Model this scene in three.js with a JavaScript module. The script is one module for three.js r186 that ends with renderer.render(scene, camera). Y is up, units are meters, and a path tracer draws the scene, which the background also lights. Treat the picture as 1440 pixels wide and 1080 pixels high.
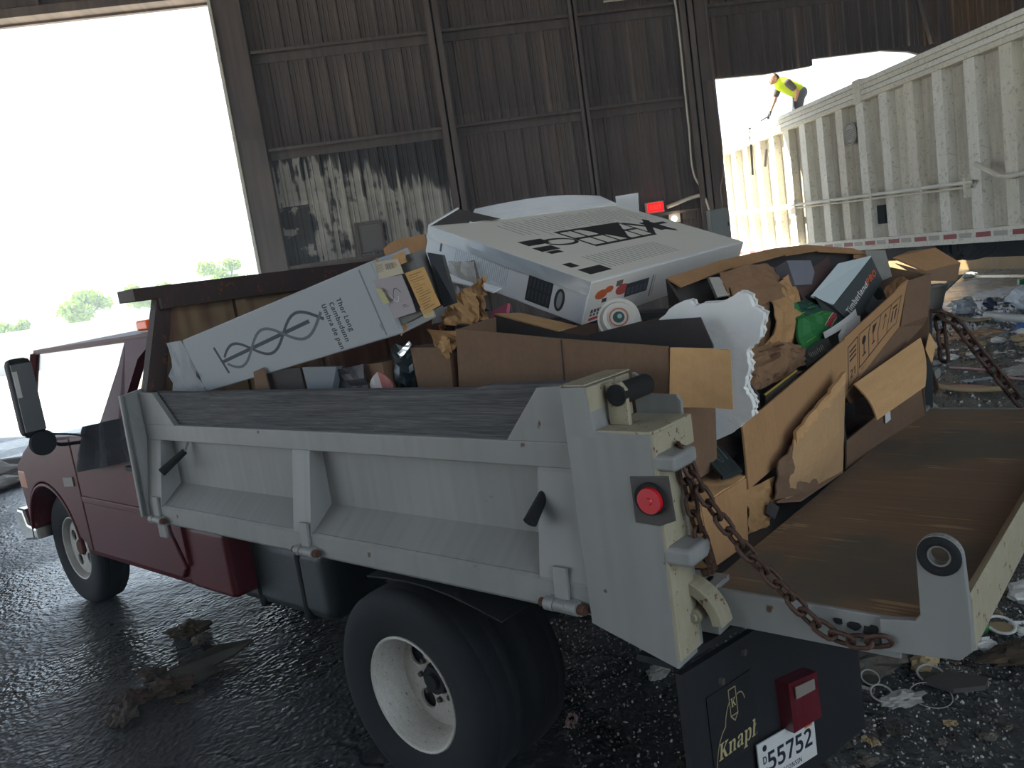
import * as THREE from 'three';
import { mergeGeometries } from 'three/addons/utils/BufferGeometryUtils.js';
import { RoundedBoxGeometry } from 'three/addons/geometries/RoundedBoxGeometry.js';
import { MarchingCubes } from 'three/addons/objects/MarchingCubes.js';

// ---------- camera, sky, sun, exposure ----------
const scene = new THREE.Scene();
const renderer = new THREE.WebGLRenderer();
renderer.toneMapping = THREE.LinearToneMapping;
renderer.toneMappingExposure = 2.45;
renderer.shadowMap.enabled = true;
const R_ = Math.PI / 180;
const camera = new THREE.PerspectiveCamera(50.69, 1440 / 1080, 0.05, 600);
camera.position.set(0, 1.898, 0);
{
  const y = 5.679 * R_, p = 8.315 * R_, r = 8.38 * R_;
  const f = new THREE.Vector3(Math.sin(y) * Math.cos(p), -Math.sin(p), -Math.cos(y) * Math.cos(p));
  const right = f.clone().cross(new THREE.Vector3(0, 1, 0)).normalize(), up = right.clone().cross(f);
  const x = right.clone().multiplyScalar(Math.cos(r)).addScaledVector(up, -Math.sin(r));
  const u = right.clone().multiplyScalar(Math.sin(r)).addScaledVector(up, Math.cos(r));
  camera.quaternion.setFromRotationMatrix(new THREE.Matrix4().makeBasis(x, u, f.clone().negate()));
}
scene.add(camera);
scene.background = new THREE.Color().setRGB(0.76, 0.92, 1.12);
scene.backgroundIntensity = 1.0;
const sun = new THREE.DirectionalLight(new THREE.Color().setRGB(1, 0.93, 0.8), 14);
sun.position.set(-50, 80, -36); sun.target.position.set(0, 0, -3);
sun.castShadow = true; sun.shadow.mapSize.set(2048, 2048);
Object.assign(sun.shadow.camera, { left: -40, right: 40, top: 40, bottom: -40, near: 1, far: 220 });
scene.add(sun, sun.target);
scene.fog = new THREE.FogExp2(new THREE.Color().setRGB(0.74, 0.88, 1.0), 0.006);

// ---------- helpers ----------
let seed = 7;
const rnd = () => { seed = (seed * 1664525 + 1013904223) >>> 0; return seed / 4294967296; };
const rr = (a, b) => a + (b - a) * rnd();
const V = (x, y, z) => Array.isArray(x) ? new THREE.Vector3(...x) : new THREE.Vector3(x, y, z);
const used = {};
const numbered = (n) => { if (used[n] === undefined) { used[n] = 0; return n; } used[n]++; return n + '_' + String(used[n]).padStart(3, '0'); };
const TH = -47.5817 * R_, TP = V(0.582, 0, -3.595);
const toWorld = (p) => V(p).applyAxisAngle(V(0, 1, 0), TH).add(TP);
const baseOf = new Map();
function tag(o, label, category, group) { o.userData.label = label; o.userData.category = category; if (group) o.userData.group = group; return o; }
// a thing whose parts are given in the truck's own axes; base = the point it stands on
function cargo(name, label, category, base, group) {
  const g = new THREE.Group(); g.name = numbered(name); g.position.copy(toWorld(base)); g.rotation.y = TH; baseOf.set(g, V(base)); scene.add(g);
  return tag(g, label, category, group);
}
// a thing in the building's axes
function thing(name, label, category, base, group) {
  const g = new THREE.Group(); g.name = numbered(name); g.position.set(...base); baseOf.set(g, V(base)); scene.add(g);
  return tag(g, label, category, group);
}
function struct(name) { const g = new THREE.Group(); g.name = name; g.userData.kind = 'structure'; baseOf.set(g, V(0, 0, 0)); scene.add(g); return g; }
const rootBase = (o) => { while (o && !baseOf.has(o)) o = o.parent; return o ? baseOf.get(o) : V(0, 0, 0); };
function part(name, geo, mat, parent) {
  const b = rootBase(parent); geo.translate(-b.x, -b.y, -b.z);
  const m = new THREE.Mesh(geo, mat); m.name = name; parent.add(m); return m;
}
function inst(name, geo, mat, parent, pos, q, s) {          // a copy that shares its geometry
  const b = rootBase(parent), m = new THREE.Mesh(geo, mat); m.name = name; m.position.copy(pos).sub(b); if (q) m.quaternion.copy(q); if (s) m.scale.copy(s); parent.add(m); return m;
}
const flat = (g) => { const n = g.index ? g.toNonIndexed() : g; n.computeVertexNormals(); return n; };
function metricUV(g) {                                       // uv in metres from the dominant axis of each face
  const n = g.index ? g.toNonIndexed() : g, p = n.attributes.position, uv = new Float32Array(p.count * 2);
  const a = V(0, 0, 0), b = V(0, 0, 0), c = V(0, 0, 0);
  for (let i = 0; i < p.count; i += 3) {
    a.fromBufferAttribute(p, i); b.fromBufferAttribute(p, i + 1); c.fromBufferAttribute(p, i + 2);
    const nn = b.clone().sub(a).cross(c.clone().sub(a)), ax = Math.abs(nn.x), ay = Math.abs(nn.y), az = Math.abs(nn.z);
    [a, b, c].forEach((v, k) => {
      const w = (ax >= ay && ax >= az) ? [v.z, v.y] : (ay >= az ? [v.x, v.z] : [v.x, v.y]);
      uv[(i + k) * 2] = w[0]; uv[(i + k) * 2 + 1] = w[1];
    });
  }
  n.setAttribute('uv', new THREE.BufferAttribute(uv, 2)); return n;
}
function clean(g) { const n = g.index ? g.toNonIndexed() : g; for (const k of Object.keys(n.attributes)) if (!['position', 'normal', 'uv'].includes(k)) n.deleteAttribute(k); if (!n.attributes.uv) n.setAttribute('uv', new THREE.BufferAttribute(new Float32Array(n.attributes.position.count * 2), 2)); n.clearGroups(); return n; }
const merge = (...gs) => mergeGeometries(gs.map(clean));
// box between limits, edges rounded by r
function bx(x0, x1, y0, y1, z0, z1, r = 0.004) {
  const w = Math.abs(x1 - x0), h = Math.abs(y1 - y0), d = Math.abs(z1 - z0), rad = Math.min(r, w * 0.45, h * 0.45, d * 0.45);
  const g = rad > 0.0005 ? new RoundedBoxGeometry(w, h, d, 1, rad) : new THREE.BoxGeometry(w, h, d);
  g.translate((x0 + x1) / 2, (y0 + y1) / 2, (z0 + z1) / 2); return metricUV(g);
}
// bar of section w x h from a to b
function bar(a, b, w, h, up = V(0, 1, 0), r = 0.002) {
  a = V(a); b = V(b); const d = b.clone().sub(a), L = d.length(); d.normalize();
  let s = up.clone().cross(d); if (s.length() < 1e-4) s = V(1, 0, 0).cross(d); s.normalize(); const u = d.clone().cross(s);
  const g = metricUV(new RoundedBoxGeometry(w, h, L, 1, Math.min(r, w * 0.4, h * 0.4)));
  g.applyMatrix4(new THREE.Matrix4().makeBasis(s, u, d).setPosition(a.add(b).multiplyScalar(0.5))); return g;
}
function cyl(a, b, r, r2 = r, seg = 20) {
  a = V(a); b = V(b); const d = b.clone().sub(a), g = new THREE.CylinderGeometry(r2, r, d.length(), seg);
  g.applyQuaternion(new THREE.Quaternion().setFromUnitVectors(V(0, 1, 0), d.clone().normalize())); const m = a.add(b).multiplyScalar(0.5); g.translate(m.x, m.y, m.z); return g;
}
function tube(pts, r, seg = 40, rs = 8) { return new THREE.TubeGeometry(new THREE.CatmullRomCurve3(pts.map((p) => V(p))), seg, r, rs, false); }
// prism of a profile [[x,y]..] in the x-y plane between z0 and z1
function prism(pts, z0, z1, bevel = 0, holes = []) {
  const s = new THREE.Shape(pts.map((p) => new THREE.Vector2(...p)));
  for (const h of holes) { const q = new THREE.Path(); q.absarc(h[0], h[1], h[2], 0, Math.PI * 2, true); s.holes.push(q); }
  const g = new THREE.ExtrudeGeometry(s, { depth: z1 - z0 - 2 * bevel, bevelEnabled: bevel > 0, bevelThickness: bevel, bevelSize: bevel, bevelOffset: -bevel, bevelSegments: 2, curveSegments: 20 });
  g.translate(0, 0, z0 + bevel); return metricUV(g);
}
// prism of a z-y profile along x
function prismX(pts, x0, x1, bevel = 0) { const g = prism(pts, x0, x1, bevel); g.applyMatrix4(new THREE.Matrix4().makeBasis(V(0, 0, 1), V(0, 1, 0), V(1, 0, 0))); const p = g.index ? g.toNonIndexed() : g; flip(p); p.computeVertexNormals(); return metricUV(p); }
function flip(g) { const p = g.attributes.position.array; for (let i = 0; i < p.length; i += 9) for (let k = 0; k < 3; k++) { const t = p[i + 3 + k]; p[i + 3 + k] = p[i + 6 + k]; p[i + 6 + k] = t; } const u = g.attributes.uv?.array; if (u) for (let i = 0; i < u.length; i += 6) for (let k = 0; k < 2; k++) { const t = u[i + 2 + k]; u[i + 2 + k] = u[i + 4 + k]; u[i + 4 + k] = t; } }
function geoFrom(tri, uvs) { const g = new THREE.BufferGeometry(); g.setAttribute('position', new THREE.BufferAttribute(new Float32Array(tri.flat()), 3)); g.setAttribute('uv', new THREE.BufferAttribute(new Float32Array(uvs.flat()), 2)); g.computeVertexNormals(); return g; }
// flat board cut to an outline of points in space, t thick (half to each side)
function slab(P, t = 0.005) {
  const pts = P.map((p) => V(p)), n = V(0, 0, 0), c = V(0, 0, 0);
  pts.forEach((p, i) => { const q = pts[(i + 1) % pts.length]; n.add(V((p.y - q.y) * (p.z + q.z), (p.z - q.z) * (p.x + q.x), (p.x - q.x) * (p.y + q.y))); c.addScaledVector(p, 1 / pts.length); });
  n.normalize(); const e = pts[1].clone().sub(pts[0]); e.addScaledVector(n, -e.dot(n)).normalize(); const f = n.clone().cross(e);
  const p2 = pts.map((p) => new THREE.Vector2(p.clone().sub(pts[0]).dot(e), p.clone().sub(pts[0]).dot(f)));
  const tris = THREE.ShapeUtils.triangulateShape(p2, []), A = pts.map((p) => p.clone().addScaledVector(n, t / 2).toArray()), B = pts.map((p) => p.clone().addScaledVector(n, -t / 2).toArray());
  const T = [], U = [], uv = p2.map((q) => [q.x, q.y]);
  for (let [a, b, d] of tris) { if (p2[b].clone().sub(p2[a]).cross(p2[d].clone().sub(p2[a])) < 0) [b, d] = [d, b]; T.push(A[a], A[b], A[d], B[a], B[d], B[b]); U.push(uv[a], uv[b], uv[d], uv[a], uv[d], uv[b]); }
  for (let i = 0; i < pts.length; i++) { const j = (i + 1) % pts.length; T.push(A[i], B[i], B[j], A[i], B[j], A[j]); const L = p2[i].distanceTo(p2[j]); U.push([0, 0], [0, t], [L, t], [0, 0], [L, t], [L, 0]); }
  return geoFrom(T, U);
}
// sheet between four corners (tl, tr, br, bl) with a bend / crumple given as f(u, v) metres along its normal; uv 0..1 over the sheet
function sheet(P, nu, nv, t, f = () => 0, smooth = false) {
  const [a, b, c, d] = P.map((p) => V(p)), n0 = b.clone().sub(a).cross(d.clone().sub(a)).add(d.clone().sub(c).cross(b.clone().sub(c))).normalize().negate();
  const at = (i, j, s) => { const u = i / nu, v = j / nv; const p = a.clone().multiplyScalar((1 - u) * (1 - v)).addScaledVector(b, u * (1 - v)).addScaledVector(c, u * v).addScaledVector(d, (1 - u) * v); return p.addScaledVector(n0, f(u, v) + s * t / 2).toArray(); };
  const T = [], U = [];
  const quad = (p, q, r, s, up, uq, ur, us) => { T.push(p, q, r, p, r, s); U.push(up, uq, ur, up, ur, us); };
  const w = (i, j) => [i / nu, 1 - j / nv];
  for (let i = 0; i < nu; i++) for (let j = 0; j < nv; j++) {
    quad(at(i, j, 1), at(i, j + 1, 1), at(i + 1, j + 1, 1), at(i + 1, j, 1), w(i, j), w(i, j + 1), w(i + 1, j + 1), w(i + 1, j));
    quad(at(i, j, -1), at(i + 1, j, -1), at(i + 1, j + 1, -1), at(i, j + 1, -1), w(i, j), w(i + 1, j), w(i + 1, j + 1), w(i, j + 1));
  }
  for (let i = 0; i < nu; i++) { quad(at(i, 0, 1), at(i + 1, 0, 1), at(i + 1, 0, -1), at(i, 0, -1), w(i, 0), w(i + 1, 0), w(i + 1, 0), w(i, 0)); quad(at(i, nv, -1), at(i + 1, nv, -1), at(i + 1, nv, 1), at(i, nv, 1), w(i, nv), w(i + 1, nv), w(i + 1, nv), w(i, nv)); }
  for (let j = 0; j < nv; j++) { quad(at(0, j, -1), at(0, j + 1, -1), at(0, j + 1, 1), at(0, j, 1), w(0, j), w(0, j + 1), w(0, j + 1), w(0, j)); quad(at(nu, j, 1), at(nu, j + 1, 1), at(nu, j + 1, -1), at(nu, j, -1), w(nu, j), w(nu, j + 1), w(nu, j + 1), w(nu, j)); }
  return geoFrom(T, U);
}
// value noise that repeats with period per
const hash = (x, y, s) => { let h = (x * 374761393 + y * 668265263 + s * 974634777) | 0; h = Math.imul(h ^ (h >>> 13), 1274126177); return ((h ^ (h >>> 16)) >>> 0) / 4294967296; };
function vn(x, y, per, s) {
  const xi = Math.floor(x), yi = Math.floor(y); let fx = x - xi, fy = y - yi; fx = fx * fx * (3 - 2 * fx); fy = fy * fy * (3 - 2 * fy);
  const m = (v) => ((v % per) + per) % per, a = hash(m(xi), m(yi), s), b = hash(m(xi + 1), m(yi), s), c = hash(m(xi), m(yi + 1), s), d = hash(m(xi + 1), m(yi + 1), s);
  return a + (b - a) * fx + (c - a) * fy + (a - b - c + d) * fx * fy;
}
function fbm(u, v, f, oct, s) { let a = 0, w = 0.5, t = 0; for (let i = 0; i < oct; i++) { a += w * vn(u * f, v * f, f, s + i); t += w; w *= 0.55; f *= 2; } return a / t; }
const noise3 = (x, y, z, s) => { const k = Math.floor(z), t = z - k; return vn(x, y, 4096, s + k * 17) * (1 - t) + vn(x, y, 4096, s + k * 17 + 17) * t; };
// crumpled lump
function lump(c, rx, ry, rz, s, amp = 0.3, det = 3, fq = 2.2) {
  const g = new THREE.IcosahedronGeometry(1, det), p = g.attributes.position, v = V(0, 0, 0);
  for (let i = 0; i < p.count; i++) { v.fromBufferAttribute(p, i); const n = Math.abs(noise3(v.x * fq + 9, v.y * fq + 9, v.z * fq + 9, s) - 0.5) * 2 + 0.5 * Math.abs(noise3(v.x * fq * 2.3 + 9, v.y * fq * 2.3 + 9, v.z * fq * 2.3 + 9, s + 50) - 0.5) * 2; const k = 1 - amp + amp * 1.3 * n; p.setXYZ(i, v.x * k * rx + c[0], v.y * k * ry + c[1], v.z * k * rz + c[2]); }
  return metricUV(flat(g));
}
function tex(w, h, f, rx = 1, ry = 1, srgb = true) {
  const d = new Uint8Array(w * h * 4);
  for (let y = 0; y < h; y++) for (let x = 0; x < w; x++) { const c = f(x / w, y / h), i = (y * w + x) * 4; d[i] = Math.max(0, Math.min(255, c[0])); d[i + 1] = Math.max(0, Math.min(255, c[1])); d[i + 2] = Math.max(0, Math.min(255, c[2])); d[i + 3] = 255; }
  const t = new THREE.DataTexture(d, w, h); t.wrapS = t.wrapT = THREE.RepeatWrapping; t.magFilter = THREE.LinearFilter; t.repeat.set(rx, ry); if (srgb) t.colorSpace = THREE.SRGBColorSpace; t.needsUpdate = true; return t;
}
const g1 = (v) => [v, v, v];
const lerp = (a, b, t) => a + (b - a) * t, mixc = (a, b, t) => [lerp(a[0], b[0], t), lerp(a[1], b[1], t), lerp(a[2], b[2], t)];
const ss = (a, b, x) => { const t = Math.max(0, Math.min(1, (x - a) / (b - a))); return t * t * (3 - 2 * t); };
function canvasTex(w, h, draw) { const c = document.createElement('canvas'); c.width = w; c.height = h; const x = c.getContext('2d'); draw(x, w, h); const t = new THREE.CanvasTexture(c); t.colorSpace = THREE.SRGBColorSpace; return t; }
const M = (o) => new THREE.MeshStandardMaterial({ roughness: 0.8, side: THREE.DoubleSide, ...o });

// ---------- materials ----------
const grain = tex(256, 256, (u, v) => g1(255 * fbm(u, v, 16, 4, 3)), 4, 4, false);
const fineB = tex(512, 512, (u, v) => g1(255 * (0.55 * fbm(u, v, 8, 4, 5) + 0.45 * fbm(u, v, 96, 2, 6))), 0.5, 0.5, false);
const floorC = tex(1024, 1024, (u, v) => { const a = fbm(u, v, 4, 5, 11), b = fbm(u, v, 64, 3, 12), c = ss(0.62, 0.74, fbm(u, v, 160, 2, 13)); let k = mixc([44, 47, 49], [86, 88, 87], 0.5 * a + 0.5 * b); k = mixc(k, [116, 113, 105], 0.45 * c); const cr = Math.abs(fbm(u, v, 5, 4, 14) - 0.5); if (cr < 0.006) k = mixc(k, [18, 18, 18], 0.8); return k; }, 0.22, 0.22);
const floorR = tex(512, 512, (u, v) => g1(255 * (0.1 + 0.18 * ss(0.42, 0.62, fbm(u, v, 5, 4, 21)) + 0.2 * fbm(u, v, 64, 2, 22))), 0.22, 0.22, false);
const floorB = tex(1024, 1024, (u, v) => { const c = 0.15 * fbm(u, v, 9, 3, 30) + 0.35 * fbm(u, v, 70, 3, 31) + 0.5 * fbm(u, v, 240, 2, 32); return g1(255 * c); }, 0.22, 0.22, false);
const mFloor = M({ map: floorC, roughnessMap: floorR, roughness: 1, bumpMap: floorB, bumpScale: 0.014 });
const mOutside = M({ map: tex(512, 512, (u, v) => mixc([150, 147, 138], [196, 192, 182], fbm(u, v, 6, 6, 41)), 0.12, 0.12), roughness: 0.75, bumpMap: fineB, bumpScale: 0.004 });
const wallC = (a, b, s) => tex(256, 512, (u, v) => { const k = 0.5 * fbm(u, v, 6, 5, s) + 0.5 * vn(u * 48, v * 5, 240, s + 9); return mixc(a, b, k); }, 0.35, 0.2);
const mWall = M({ map: wallC([78, 68, 62], [126, 113, 103], 51), roughness: 0.7, metalness: 0.1, bumpMap: fineB, bumpScale: 0.002 });
const mWall2 = M({ map: wallC([84, 73, 65], [134, 117, 104], 57), roughness: 0.65, metalness: 0.1 });
const mWallR = M({ map: wallC([92, 70, 46], [150, 118, 78], 59), roughness: 0.75 });
const mGirt = M({ map: wallC([86, 75, 68], [134, 119, 108], 61), roughness: 0.6, metalness: 0.2 });
const mConc = M({ map: tex(512, 512, (u, v) => mixc([104, 84, 54], [142, 118, 78], 0.6 * fbm(u, v, 5, 6, 65) + 0.4 * vn(u * 40, v * 4, 160, 66)), 0.25, 0.25), roughness: 0.9, bumpMap: fineB, bumpScale: 0.004 });
const paint = (a, b, rust, s, rep = 0.7, lo = 0.66) => tex(512, 512, (u, v) => { const k = fbm(u, v, 6, 5, s), d = fbm(u, v, 40, 3, s + 5), st = vn(u * 60, v * 5, 300, s + 3); let c = mixc(a, b, 0.6 * k + 0.4 * st); c = mixc(c, rust, ss(lo, lo + 0.05, 0.55 * fbm(u, v, 12, 4, s + 8) + 0.45 * d)); return c; }, rep, rep);
const mBed = M({ map: paint([124, 124, 121], [146, 146, 142], [80, 58, 44], 71, 0.7, 0.74), roughness: 0.55, bumpMap: grain, bumpScale: 0.0004 });
const mBedWorn = M({ map: paint([150, 142, 118], [170, 162, 138], [104, 72, 52], 77, 3.4, 0.665), roughness: 0.6, bumpMap: grain, bumpScale: 0.0006 });
const mRust = M({ map: paint([98, 58, 40], [58, 36, 28], [140, 84, 50], 81, 4, 0.6), roughness: 0.85, bumpMap: grain, bumpScale: 0.001 });
const mChain = M({ map: paint([84, 58, 46], [52, 38, 32], [124, 86, 62], 83, 12, 0.58), roughness: 0.6, metalness: 0.35 });
const mHead = M({ map: tex(512, 512, (u, v) => { const k = fbm(u, v, 4, 5, 85), s = vn(u * 70, v * 3, 210, 86); return mixc([140, 116, 84], [84, 50, 36], ss(0.36, 0.6, 0.85 * k + 0.15 * s)); }, 0.38, 0.38), roughness: 0.75 });
const mDarkSteel = M({ color: 0x4a4542, roughness: 0.6, metalness: 0.2, bumpMap: grain, bumpScale: 0.0006 });
const mBlack = M({ color: 0x101113, roughness: 0.7 });
const mRubber = M({ color: 0x121315, roughness: 0.85, bumpMap: grain, bumpScale: 0.0006 });
const mFrame = M({ color: 0x0e0f10, roughness: 0.8 });
const mDeck = M({ map: tex(1024, 1024, (u, v) => { const k = fbm(u, v, 4, 5, 91), s = fbm(v * 1, u * 0.12, 40, 3, 92), w = vn(u * 6, v * 140, 840, 93); let c = mixc([112, 90, 70], [140, 114, 88], 0.5 * k + 0.5 * w); c = mixc(c, [92, 88, 78], ss(0.48, 0.66, fbm(u, v, 3, 4, 94)) * 0.8); return mixc(c, [188, 156, 108], ss(0.66, 0.78, 0.5 * w + 0.5 * fbm(u, v, 9, 4, 95)) * 0.75); }, 0.8, 0.8), roughness: 0.55, bumpMap: grain, bumpScale: 0.0006 });
const mWood = M({ map: tex(512, 256, (u, v) => { const k = vn(u * 6, v * 60, 360, 97), a = fbm(u, v, 4, 4, 98), f = vn(u * 24, v * 128, 3072, 99); return mixc([56, 56, 58], [118, 116, 114], 0.45 * k + 0.2 * a + 0.35 * f); }, 0.9, 3.2), roughness: 0.92, bumpMap: tex(512, 256, (u, v) => g1(255 * vn(u * 10, v * 110, 1100, 97)), 0.9, 3.2, false), bumpScale: 0.003 });
const mRed = new THREE.MeshPhysicalMaterial({ color: 0x5a1016, roughness: 0.5, specularIntensity: 0.45, clearcoat: 0.05, clearcoatRoughness: 0.3, side: THREE.DoubleSide, map: tex(256, 256, (u, v) => g1(200 + 55 * fbm(u, v, 5, 5, 101)), 1, 1) });
const mGlass = new THREE.MeshPhysicalMaterial({ color: 0xffffff, transmission: 1, thickness: 0, roughness: 0.02, side: THREE.DoubleSide });
const mChrome = M({ color: 0xb8b6b0, roughness: 0.25, metalness: 1 });
const mRim = M({ map: paint([172, 168, 158], [200, 196, 186], [104, 76, 58], 105, 6, 0.66), roughness: 0.5, metalness: 0.1 });
const kraft = (a, b, s) => M({ map: tex(256, 256, (u, v) => mixc(a, b, 0.45 * fbm(u, v, 5, 4, s) + 0.35 * fbm(u, v, 60, 2, s + 2) + 0.2 * vn(u * 80, v * 2, 160, s + 4)), 1.5, 1.5), roughness: 0.88, bumpMap: grain, bumpScale: 0.0005 });
const mCard = kraft([150, 112, 74], [180, 138, 94], 111), mCardL = kraft([176, 136, 90], [204, 162, 112], 115), mCardD = kraft([102, 78, 58], [126, 98, 74], 119), mCardDark = kraft([52, 48, 46], [70, 64, 60], 123);  // the last kraft is near-black: shade inside open cartons put into its colour
const mKraft = kraft([150, 112, 70], [190, 148, 100], 127), mPaperBrown = kraft([112, 84, 58], [142, 108, 78], 131);
const mWhiteBox = M({ map: tex(256, 256, (u, v) => mixc([212, 214, 214], [230, 231, 230], fbm(u, v, 5, 5, 135)), 1.5, 1.5), roughness: 0.55, bumpMap: grain, bumpScale: 0.0004 });
const mHelix = M({ map: tex(256, 256, (u, v) => mixc([150, 154, 156], [172, 175, 176], fbm(u, v, 4, 5, 139)), 1.2, 1.2), roughness: 0.7 });
const mFoam = M({ map: tex(256, 256, (u, v) => mixc([226, 226, 222], [240, 240, 236], fbm(u, v, 6, 5, 143)), 2, 2), roughness: 0.85, bumpMap: grain, bumpScale: 0.0012 });
const mFoamEdge = M({ color: 0xe2dfd6, roughness: 0.95, bumpMap: grain, bumpScale: 0.003 });
const mPlastic = new THREE.MeshPhysicalMaterial({ color: 0xd6d3cc, roughness: 0.25, transmission: 0.5, thickness: 0, side: THREE.DoubleSide });
const alu = (a, b, s) => tex(512, 512, (u, v) => { const k = fbm(u, v, 5, 6, s), st = vn(u * 50, v * 4, 200, s + 4), sp = ss(0.66, 0.72, fbm(u, v, 50, 3, s + 6)); return mixc(mixc(a, b, 0.6 * k + 0.4 * st), [128, 120, 106], 0.3 * sp); }, 0.6, 0.6);
const mAlu = M({ map: alu([214, 210, 196], [240, 236, 222], 151), roughness: 0.55, metalness: 0.05, bumpMap: grain, bumpScale: 0.001 });
const mAlu2 = M({ map: alu([206, 200, 182], [234, 227, 208], 157), roughness: 0.6, metalness: 0.05, bumpMap: grain, bumpScale: 0.001 });
const mAlu3 = M({ map: alu([168, 160, 142], [214, 206, 188], 163), roughness: 0.65, bumpMap: grain, bumpScale: 0.001 });  // dirtier and darker than the posts; recess shade is put into the colour
const mLight = M({ color: 0xd6d4cc, roughness: 0.6 }), mScrapW = M({ color: 0xcfccc4, roughness: 0.8 }), mScrapG = M({ color: 0x97938a, roughness: 0.85 }), mScrapT = M({ color: 0xa08a66, roughness: 0.9 }), mMud = M({ map: tex(256, 256, (u, v) => mixc([54, 50, 44], [112, 102, 88], fbm(u, v, 8, 5, 161)), 3, 3), roughness: 0.85, bumpMap: grain, bumpScale: 0.004 });
const mRedLens = new THREE.MeshPhysicalMaterial({ color: 0xc4101c, roughness: 0.25, clearcoat: 0.6 });

// ---------- building ----------
const WZ = -17, RX = 14.6, LX = -16, ZF = 4.5, RH = 9.8;
const kx = (x) => x * 0.85, ky = (y) => 1.9 + (y - 1.9) * 0.85;   // wall fittings laid out in bays of the wall
{
  const f = struct('floor'); part('floor_slab', bx(LX, RX, -0.3, 0, WZ, ZF, 0), mFloor, f); part('door_apron', bx(10.2, RX, -0.3, -0.002, WZ - 6, WZ, 0), mFloor, f);
  const g = struct('ground_outside'); part('concrete_yard', bx(-90, 70, -0.5, -0.03, -110, 60, 0), mOutside, g);
  const c = struct('ceiling'); part('roof_deck', bx(LX - 0.3, RX + 0.3, RH, RH + 0.25, WZ - 0.3, ZF + 0.3, 0), mWall, c);
  for (let z = WZ + 0.8; z < ZF; z += 2.4) part('roof_purlin', bx(LX, RX, RH - 0.28, RH, z, z + 0.12, 0), mGirt, c);
  for (let x = -13; x < RX; x += 5.2) part('rafter', bx(x, x + 0.25, RH - 0.75, RH - 0.28, WZ, ZF, 0), mGirt, c);
}
const stripP = (w) => [[0, 0], [w * 0.1, 0], [w * 0.16, 0.04], [w * 0.27, 0.04], [w * 0.33, 0], [w * 0.5, 0], [w * 0.52, 0.012], [w * 0.56, 0.012], [w * 0.58, 0], [w * 0.75, 0], [w * 0.77, 0.012], [w * 0.81, 0.012], [w * 0.83, 0], [w, 0]];
const strips = {};
function stripGeo(w, h) {                                   // ribbed steel sheet: base at 0,0,0, ribs to +z, up y
  const k = w.toFixed(3) + '|' + h.toFixed(3); if (strips[k]) return strips[k];
  const p = stripP(w), pts = [...p.map(([x, z]) => [x, z + 0.004]), ...p.slice().reverse()];
  const s = new THREE.Shape(pts.map((q) => new THREE.Vector2(q[0], -q[1]))), g = new THREE.ExtrudeGeometry(s, { depth: h, bevelEnabled: false });
  g.rotateX(-Math.PI / 2); return strips[k] = metricUV(g);
}
const SW = 0.357;
const wb = struct('wall_back');
// peeled pale paint low down in the first bay
const peelTex = tex(512, 384, (u, v) => {
  const dark = mixc([46, 42, 40], [78, 72, 66], fbm(u, v, 8, 4, 201)), pale = mixc([150, 144, 132], [192, 186, 174], fbm(u, v, 14, 4, 202));
  const top = u < 0.36 ? 0.93 - 0.12 * Math.abs(u - 0.2) * 3 : 0.86 - (u - 0.36) * 0.62, n = fbm(u, v, 10, 5, 203), s = vn(u * 90, v * 5, 450, 204);
  let m = ss(-0.05, 0.05, top - v + (s - 0.5) * 0.2) * ss(0.36, 0.5, n * 0.5 + s * 0.5 + 0.08);
  if (u < 0.23 && v < 0.52) m *= ss(0.58, 0.66, n); if (u > 0.1 && u < 0.4 && v > 0.58 && v < 0.8) m = Math.max(m, ss(0.42, 0.55, n * 0.6 + s * 0.4)); if (u < 0.04) m *= 0.1;
  return mixc(dark, pale, m);
});
const mPeel = M({ map: peelTex, roughness: 0.7 });
function stripRun(parent, x0, x1, y0, y1, mats) {
  const n = Math.max(1, Math.round((x1 - x0) / SW)), w = (x1 - x0) / n;
  for (let i = 0; i < n; i++) inst('wall_panel', stripGeo(w, y1 - y0), mats[(i * 7 + 3) % 5 === 0 ? 1 : 0], parent, V(x0 + i * w, y0, WZ));
}
stripRun(wb, LX, -9, 0, RH, [mWall, mWall2]);
stripRun(wb, -9, -2.98, 7.7, RH, [mWall, mWall2]);
stripRun(wb, -2.98, 1.1, 4.77, RH, [mWall, mWall2]);
{
  const n = 10, w = 3.82 / n;
  for (let i = 0; i < n; i++) {
    const x = -2.72 + i * w; inst('wall_panel', stripGeo(w, 2.47), mWall, wb, V(x, 0, WZ));
    const g = stripGeo(w, 2.3).clone(), p = g.attributes.position, uv = g.attributes.uv; for (let k = 0; k < p.count; k++) uv.setXY(k, (p.getX(k) + i * w) / 3.82, p.getY(k) / 2.3);
    inst('wall_panel', g, mPeel, wb, V(x, 2.47, WZ));
  }
}
stripRun(wb, 1.1, 6.46, 0, RH, [mWall, mWall2]);
stripRun(wb, 6.46, 9.0, 5.1, RH, [mWall, mWall2]);
stripRun(wb, 9.0, 11.5, 5.24, RH, [mWall, mWall2]);
stripRun(wb, 11.5, RX, 5.2, RH, [mWallR, mWall2]);  // same wall, warm light on this bay put into a browner sheet colour
part('cladding_backing', bx(-2.98, 6.72, 0, RH, WZ - 0.12, WZ - 0.02, 0), mWall, wb);
part('cladding_backing', bx(LX, -9, 0, RH, WZ - 0.12, WZ - 0.02, 0), mWall, wb);
part('cladding_backing', bx(-9, -2.98, 7.7, RH, WZ - 0.12, WZ - 0.02, 0), mWall, wb);
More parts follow.
